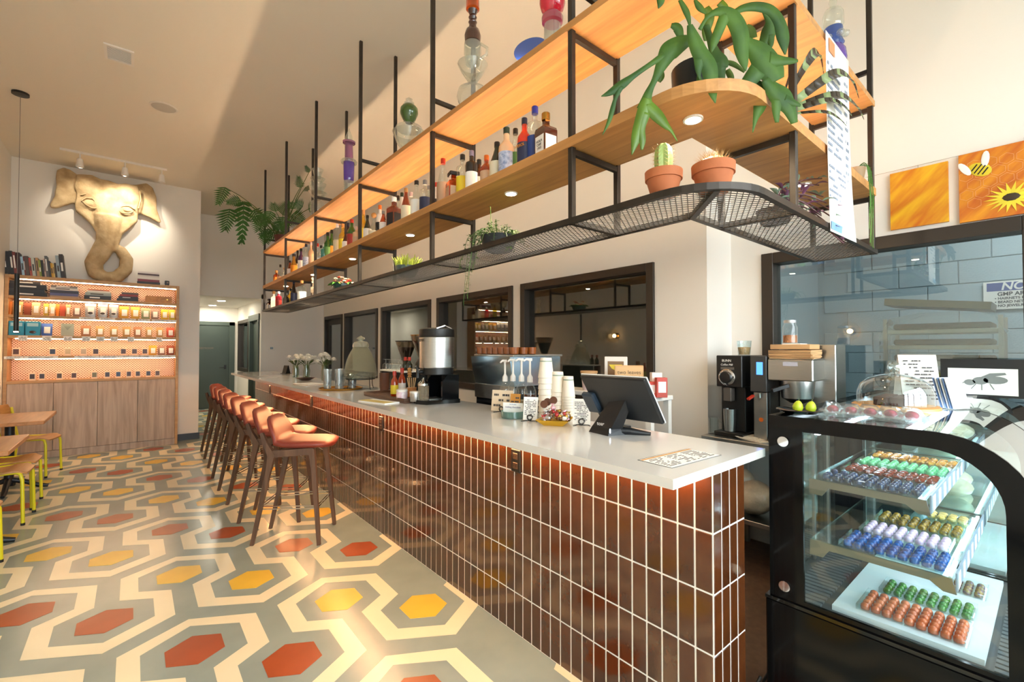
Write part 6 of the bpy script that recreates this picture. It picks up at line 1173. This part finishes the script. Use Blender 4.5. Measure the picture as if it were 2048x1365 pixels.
for k in range(26):
    a = 6.283*k/26; r = .1; L = rd.uniform(.05, .14); p0 = (.04*_c(a), .04*_s(a), .08); p1 = (r*_c(a), r*_s(a), .1+rd.uniform(0, .03)); p2 = ((r+.05)*_c(a), (r+.05)*_s(a), .1-L*.5); trail(b, [p0, p1, p2], .022, .012, rd)
for (dx, dy, dz) in ((-.13, .02, -.12), (-.15, .05, -.22), (-.145, .09, -.3), (-.16, .03, -.27), (-.13, .16, -.08), (-.06, -.2, -.02)):
    trail(b, [(dx*.3, dy*.3, .085), (dx*.85, dy*.8, .1), (dx, dy, .0), (dx-.01, dy+.02, dz*.6), (dx+rd.uniform(-.02, .02), dy+.06, dz)], .022, .016, rd)
for k in range(8): a = rd.uniform(0, 6.28); trail(b, [(.03*_c(a), .03*_s(a), .08), (.05*_c(a), .05*_s(a), .13), (.06*_c(a), .06*_s(a), .17+.1*(k == 0))], .018, .014, rd)
o = b.build('vines', VINE, t); o['kind'] = 'stuff'
# yellow-green succulent bowl
C3 = Vector((1.6, 3.17, ZME)); t = thing('succulent_bowl', 'lime green succulent in a mottled grey bowl on the mesh shelf', 'potted plant', C3); MB().lathe([(.05, 0), (.06, .004), (.085, .05), (.088, .08), (.08, .08), (.0001, .06)], 22).build('bowl', mat('bowl_mottled', '#4f6263', .4, nz=.4, nscale=30), t, 40)
b = MB()
for k in range(70):
    a = rd.uniform(0, 6.28); r = .085*math.sqrt(rd.random()); h = rd.uniform(.04, .09); x, y = r*_c(a), r*_s(a); b.tube([(x, y, .07), (x*1.15, y*1.15, .07+h*.6), (x*1.4+rd.uniform(-.01, .01), y*1.4, .07+h)], [.004, .005, .002], 5)
o = b.build('stems', VINEL, t, 50); o['kind'] = 'stuff'
# begonia in teal ribbed bowl
C4 = Vector((1.585, 4.5, ZME)); t = thing('begonia_pot', 'red and cream flowers in a teal ribbed bowl on the mesh shelf', 'potted plant', C4); b = MB().lathe([(.06, 0), (.075, .006), (.1, .05), (.1, .085), (.09, .09), (.085, .08), (.0001, .07)], 24); b.v = [(p[0]*(1+.03*_c(12*math.atan2(p[1], p[0]))), p[1]*(1+.03*_c(12*math.atan2(p[1], p[0]))), p[2]) for p in b.v]; b.build('bowl', mat('teal_ceramic', '#1f4a42', .25), t, 40)
for k in range(18):
    a = 6.283*k/18*2.4; r = .03+.065*((k*7) % 10)/10; x, y, z = r*_c(a), r*_s(a), .12+.03*_s(k*1.7)
    b = MB(); 
    for i in range(7): an = 6.283*i/7; b.ball((x+.011*_c(an), y+.011*_s(an), z), .011, 6, 4, (1, 1, .7))
    b.ball((x, y, z+.004), .009, 6, 4); b.build('flower', [mat('flower_red', '#c23a2a', .5), mat('flower_cream', '#e6d8b0', .5), mat('flower_pink', '#e0907a', .5)][k % 3], t, 50)
for k in range(12): a = k*.52; b = MB().add([(.06*_c(a), .06*_s(a), .09), (.11*_c(a)-.03*_s(a), .11*_s(a)+.03*_c(a), .1), (.15*_c(a), .15*_s(a), .07), (.11*_c(a)+.03*_s(a), .11*_s(a)-.03*_c(a), .1)], [(0, 1, 2, 3)]); b.build('leaf', LEAF, t)
# two cacti in terracotta pots at the rounded corner
def cactus(x, y, r, h, label, kind):
    t = thing('potted_cactus', label, 'cactus', (x, y, ZME)); MB().lathe([(r*.66, .012), (r*.68, .014), (r*.92, h*.68), (r*.92, h*.7), (r, h*.7), (r*1.02, h), (r*.92, h), (r*.85, h*.72), (.0001, h*.85)], 30).build('pot', TERRA, t, 40); MB().lathe([(r*.72, 0), (r*.85, .02), (r*.83, .021), (.0001, .01)], 26).build('saucer', CLEAR, t, 40)
    sp_ = MB(); rd = random.Random(int(x*100))
    if kind == 0:
        b = MB(); n = 24; rows = []
        for (rr, z) in [(.022, h*.85), (.027, h), (.029, h+.05), (.026, h+.085), (.016, h+.102), (.004, h+.107)]:
            rows.append([(rr*(1+.16*_c(6*6.283*i/n))*_c(6.283*i/n), rr*(1+.16*_c(6*6.283*i/n))*_s(6.283*i/n), z) for i in range(n+1)])
        b.sheet(rows).build('column', mat('cactus_green', '#9db56a', .55, nz=.15, nscale=20), t, 50)
        for i in range(6):
            for z in range(7):
                an = 6.283*i/6; rr = .033; zz = h+.005+z*.014
                for q in (-.5, 0, .5): sp_.add([(rr*_c(an), rr*_s(an), zz), (rr*_c(an), rr*_s(an), zz+.0016), ((rr+.014)*_c(an+q), (rr+.014)*_s(an+q), zz+.006)], [(0, 1, 2)])
    else:
        MB().ball((0, 0, h+.0), r*.72, 18, 10, (1, 1, .55)).build('body', mat('cactus_pale', '#a8a878', .6, nz=.3, nscale=40), t, 50)
        for k in range(220):
            a = rd.uniform(0, 6.28); e = rd.uniform(.05, 1.5); d = Vector((_c(a)*_c(e), _s(a)*_c(e), _s(e))); p = Vector((d.x*r*.72, d.y*r*.72, h+d.z*r*.4)); q = p+(d+Vector((rd.uniform(-.5, .5), rd.uniform(-.5, .5), rd.uniform(-.1, .5))))*.022; s = Vector((-_s(a), _c(a), 0))*.0009; sp_.add([p-s, p+s, q], [(0, 1, 2)])
    o = sp_.build('spines', mat('spine_straw', '#c9a26a', .6), t); o['kind'] = 'stuff'
cactus(1.50, .925, .066, .105, 'green column cactus in a terracotta pot at the shelf corner', 0); cactus(1.605, .79, .073, .115, 'round hairy cactus in a terracotta pot at the shelf corner', 1)
# wandering purple plant and banded bromeliad on the short arm
TR1, TR2 = mat('trade_purple', '#7a4a6a', .5, nz=.2), mat('trade_green', '#8aa08a', .45, nz=.25, nscale=20)
rd = random.Random(33); C5 = Vector((2.16, .79, ZME)); t = thing('wandering_plant', 'purple and silver wandering plant spilling over the short arm mesh shelf', 'potted plant', C5); MB().lathe([(.05, 0), (.055, .004), (.075, .06), (.07, .06), (.0001, .05)], 20).build('pot', mat('pot_brown', '#4a3a30', .6), t, 40)
PTH = [(.3,-.1,.16),(.34,-.12,.1),(.3,-.14,.05),(.24,-.1,.2),(.42,-.13,-.02),(.36,-.16,-.06),(.2,-.14,.1),(-.1,-.08,.1),(-.12,-.06,.06),(.1,-.12,.16),(.28,-.1,.24),(.5,-.13,-.03),(-.06,-.1,.14),(.16,-.13,.04),(.36,-.12,.02)]
for k, e in enumerate(PTH):
    b = MB(); e = Vector(e); m1 = e*.45+Vector((0, 0, .09)); pts = smooth_path([(0, 0, .05, 0), (*m1, 0), (*e, 0)], 5); b.tube([p[:3] for p in pts], .003, 5); b.build('stem', mat('trade_stem', '#5a3438', .6), t)
    for i in range(3, len(pts), 2):
        p = Vector(pts[i][:3]); an = rd.uniform(0, 6.28); d = Vector((_c(an), _s(an)*.6-.2, rd.uniform(-.35, .3))).normalized(); L = rd.uniform(.045, .075); b = MB(); ribbon(b, [(*p, .004), (*(p+d*L*.4+Vector((0, 0, .006))), .011), (*(p+d*L), .0005)], side=Vector((0, 0, 1)), fold=.5, n=3); b.build('leaf', [TR1, TR2][(k+i) % 2], t, 60)
BR1, BR2 = mat('bromeliad_dark', '#3a3024', .4), mat('bromeliad_band', '#8a9a6a', .45)
C6 = Vector((2.13, .77, ZLO)); t = thing('bromeliad', 'dark banded bromeliad in a grey faceted pot behind the hanging menu', 'potted plant', C6); MB().lathe([(.05, 0), (.075, .06), (.055, .12), (.045, .12), (.0001, .1)], 6).build('pot', mat('pot_slate', '#8b8f98', .5), t)
for (dx, dy, dz, w) in ((.42, -.2, .2, .017), (.5, -.2, .1, .017), (.36, -.19, .05, .012), (.3, -.18, -.02, .009), (.22, -.12, .28, .018), (-.02, -.08, .2, .014), (.06, .08, .24, .014), (-.1, .02, .18, .013), (-.06, -.1, .1, .012)):
    b = MB(); ribbon(b, [(0, 0, .1, .012), (dx*.4, dy*.75, .12+dz*.75, w*1.25), (dx*.85, dy*.9, .13+dz*.95, w), (dx, dy, .1+dz*.72, .001)], side=Vector((.2, -.9, .4)), fold=.35, n=7, mi=0, mi2=1); thicken(b.build('leaf', [BR1, BR2], t, 60))
C7 = Vector((2.36, .8, ZLO)); t = thing('small_potted_plant', 'small reddish plant in a white cup behind the staghorn fern', 'potted plant', C7); MB().lathe([(.035, 0), (.04, .003), (.045, .085), (.04, .085), (.0001, .07)], 18).build('cup', mat('cup_white', '#e6e2da', .35), t, 40)
for k in range(9): a = k*.7; b = MB(); ribbon(b, [(0, 0, .07, .003), (.03*_c(a), .03*_s(a), .12, .01), (.06*_c(a), .06*_s(a), .1, .001)], fold=.3, n=3); b.build('leaf', mat('plant_yellowgreen', '#9aa04a', .5), t, 60)
rd = random.Random(5); C8 = Vector((2.98, .69, ZLO)); t = thing('string_plant', 'fine trailing string plant hanging at the right end of the shelf', 'potted plant', C8); MB().lathe([(.035, 0), (.04, .003), (.05, .06), (.045, .06), (.0001, .05)], 18).build('pot', mat('pot_tan', '#a88a68', .6), t, 40); b = MB()
for k in range(7): dx = rd.uniform(-.05, .05); trail(b, [(dx*.5, -.02, .06), (dx, -.06, .06), (dx, -.075, -.1), (dx+rd.uniform(-.02, .02), -.07, -rd.uniform(.2, .42))], .01, .008, rd)
o = b.build('strings', LEAF, t); o['kind'] = 'stuff'
# hanging paper menu on the short arm
t = thing('hanging_menu', 'long white paper menu hanging from the short arm of the shelf', 'menu', (2.5, .648, 2.86)); rows = []
for k in range(15):
    f = k/14; z = -.885*f; rows.append([(x+(.05*f**3 if x > 0 else .03*f**3), -.01-.03*f**3*(x+.2), z) for x in (-.17, -.06, .06, .17)])
thicken(MB().sheet(rows).build('sheet', mat('menu_paper', '#f3f1ee', .6), t, 40), .0015)
for k, (x, z, w, h, n) in enumerate(((-.05, -.22, .22, .2, 6), (-.05, -.45, .22, .18, 6), (.11, -.25, .05, .25, 7), (-.03, -.66, .24, .16, 6), (.12, -.55, .05, .3, 8))): scribble(w, h, n, 60+k).build('print', mat('menu_ink', '#8b93a4', .7), t, loc=(x, -.014, z), rot=(R(90), 0, 0))
MB().box(-.14, -.0155, -.08, -.06, -.0145, -.02).build('heading', mat('menu_orange', '#d9885a', .6), t); MB().box(-.14, -.0165, -.875, .2, -.0155, -.84).build('footer_band', mat('menu_blue', '#7aa6cf', .5), t)
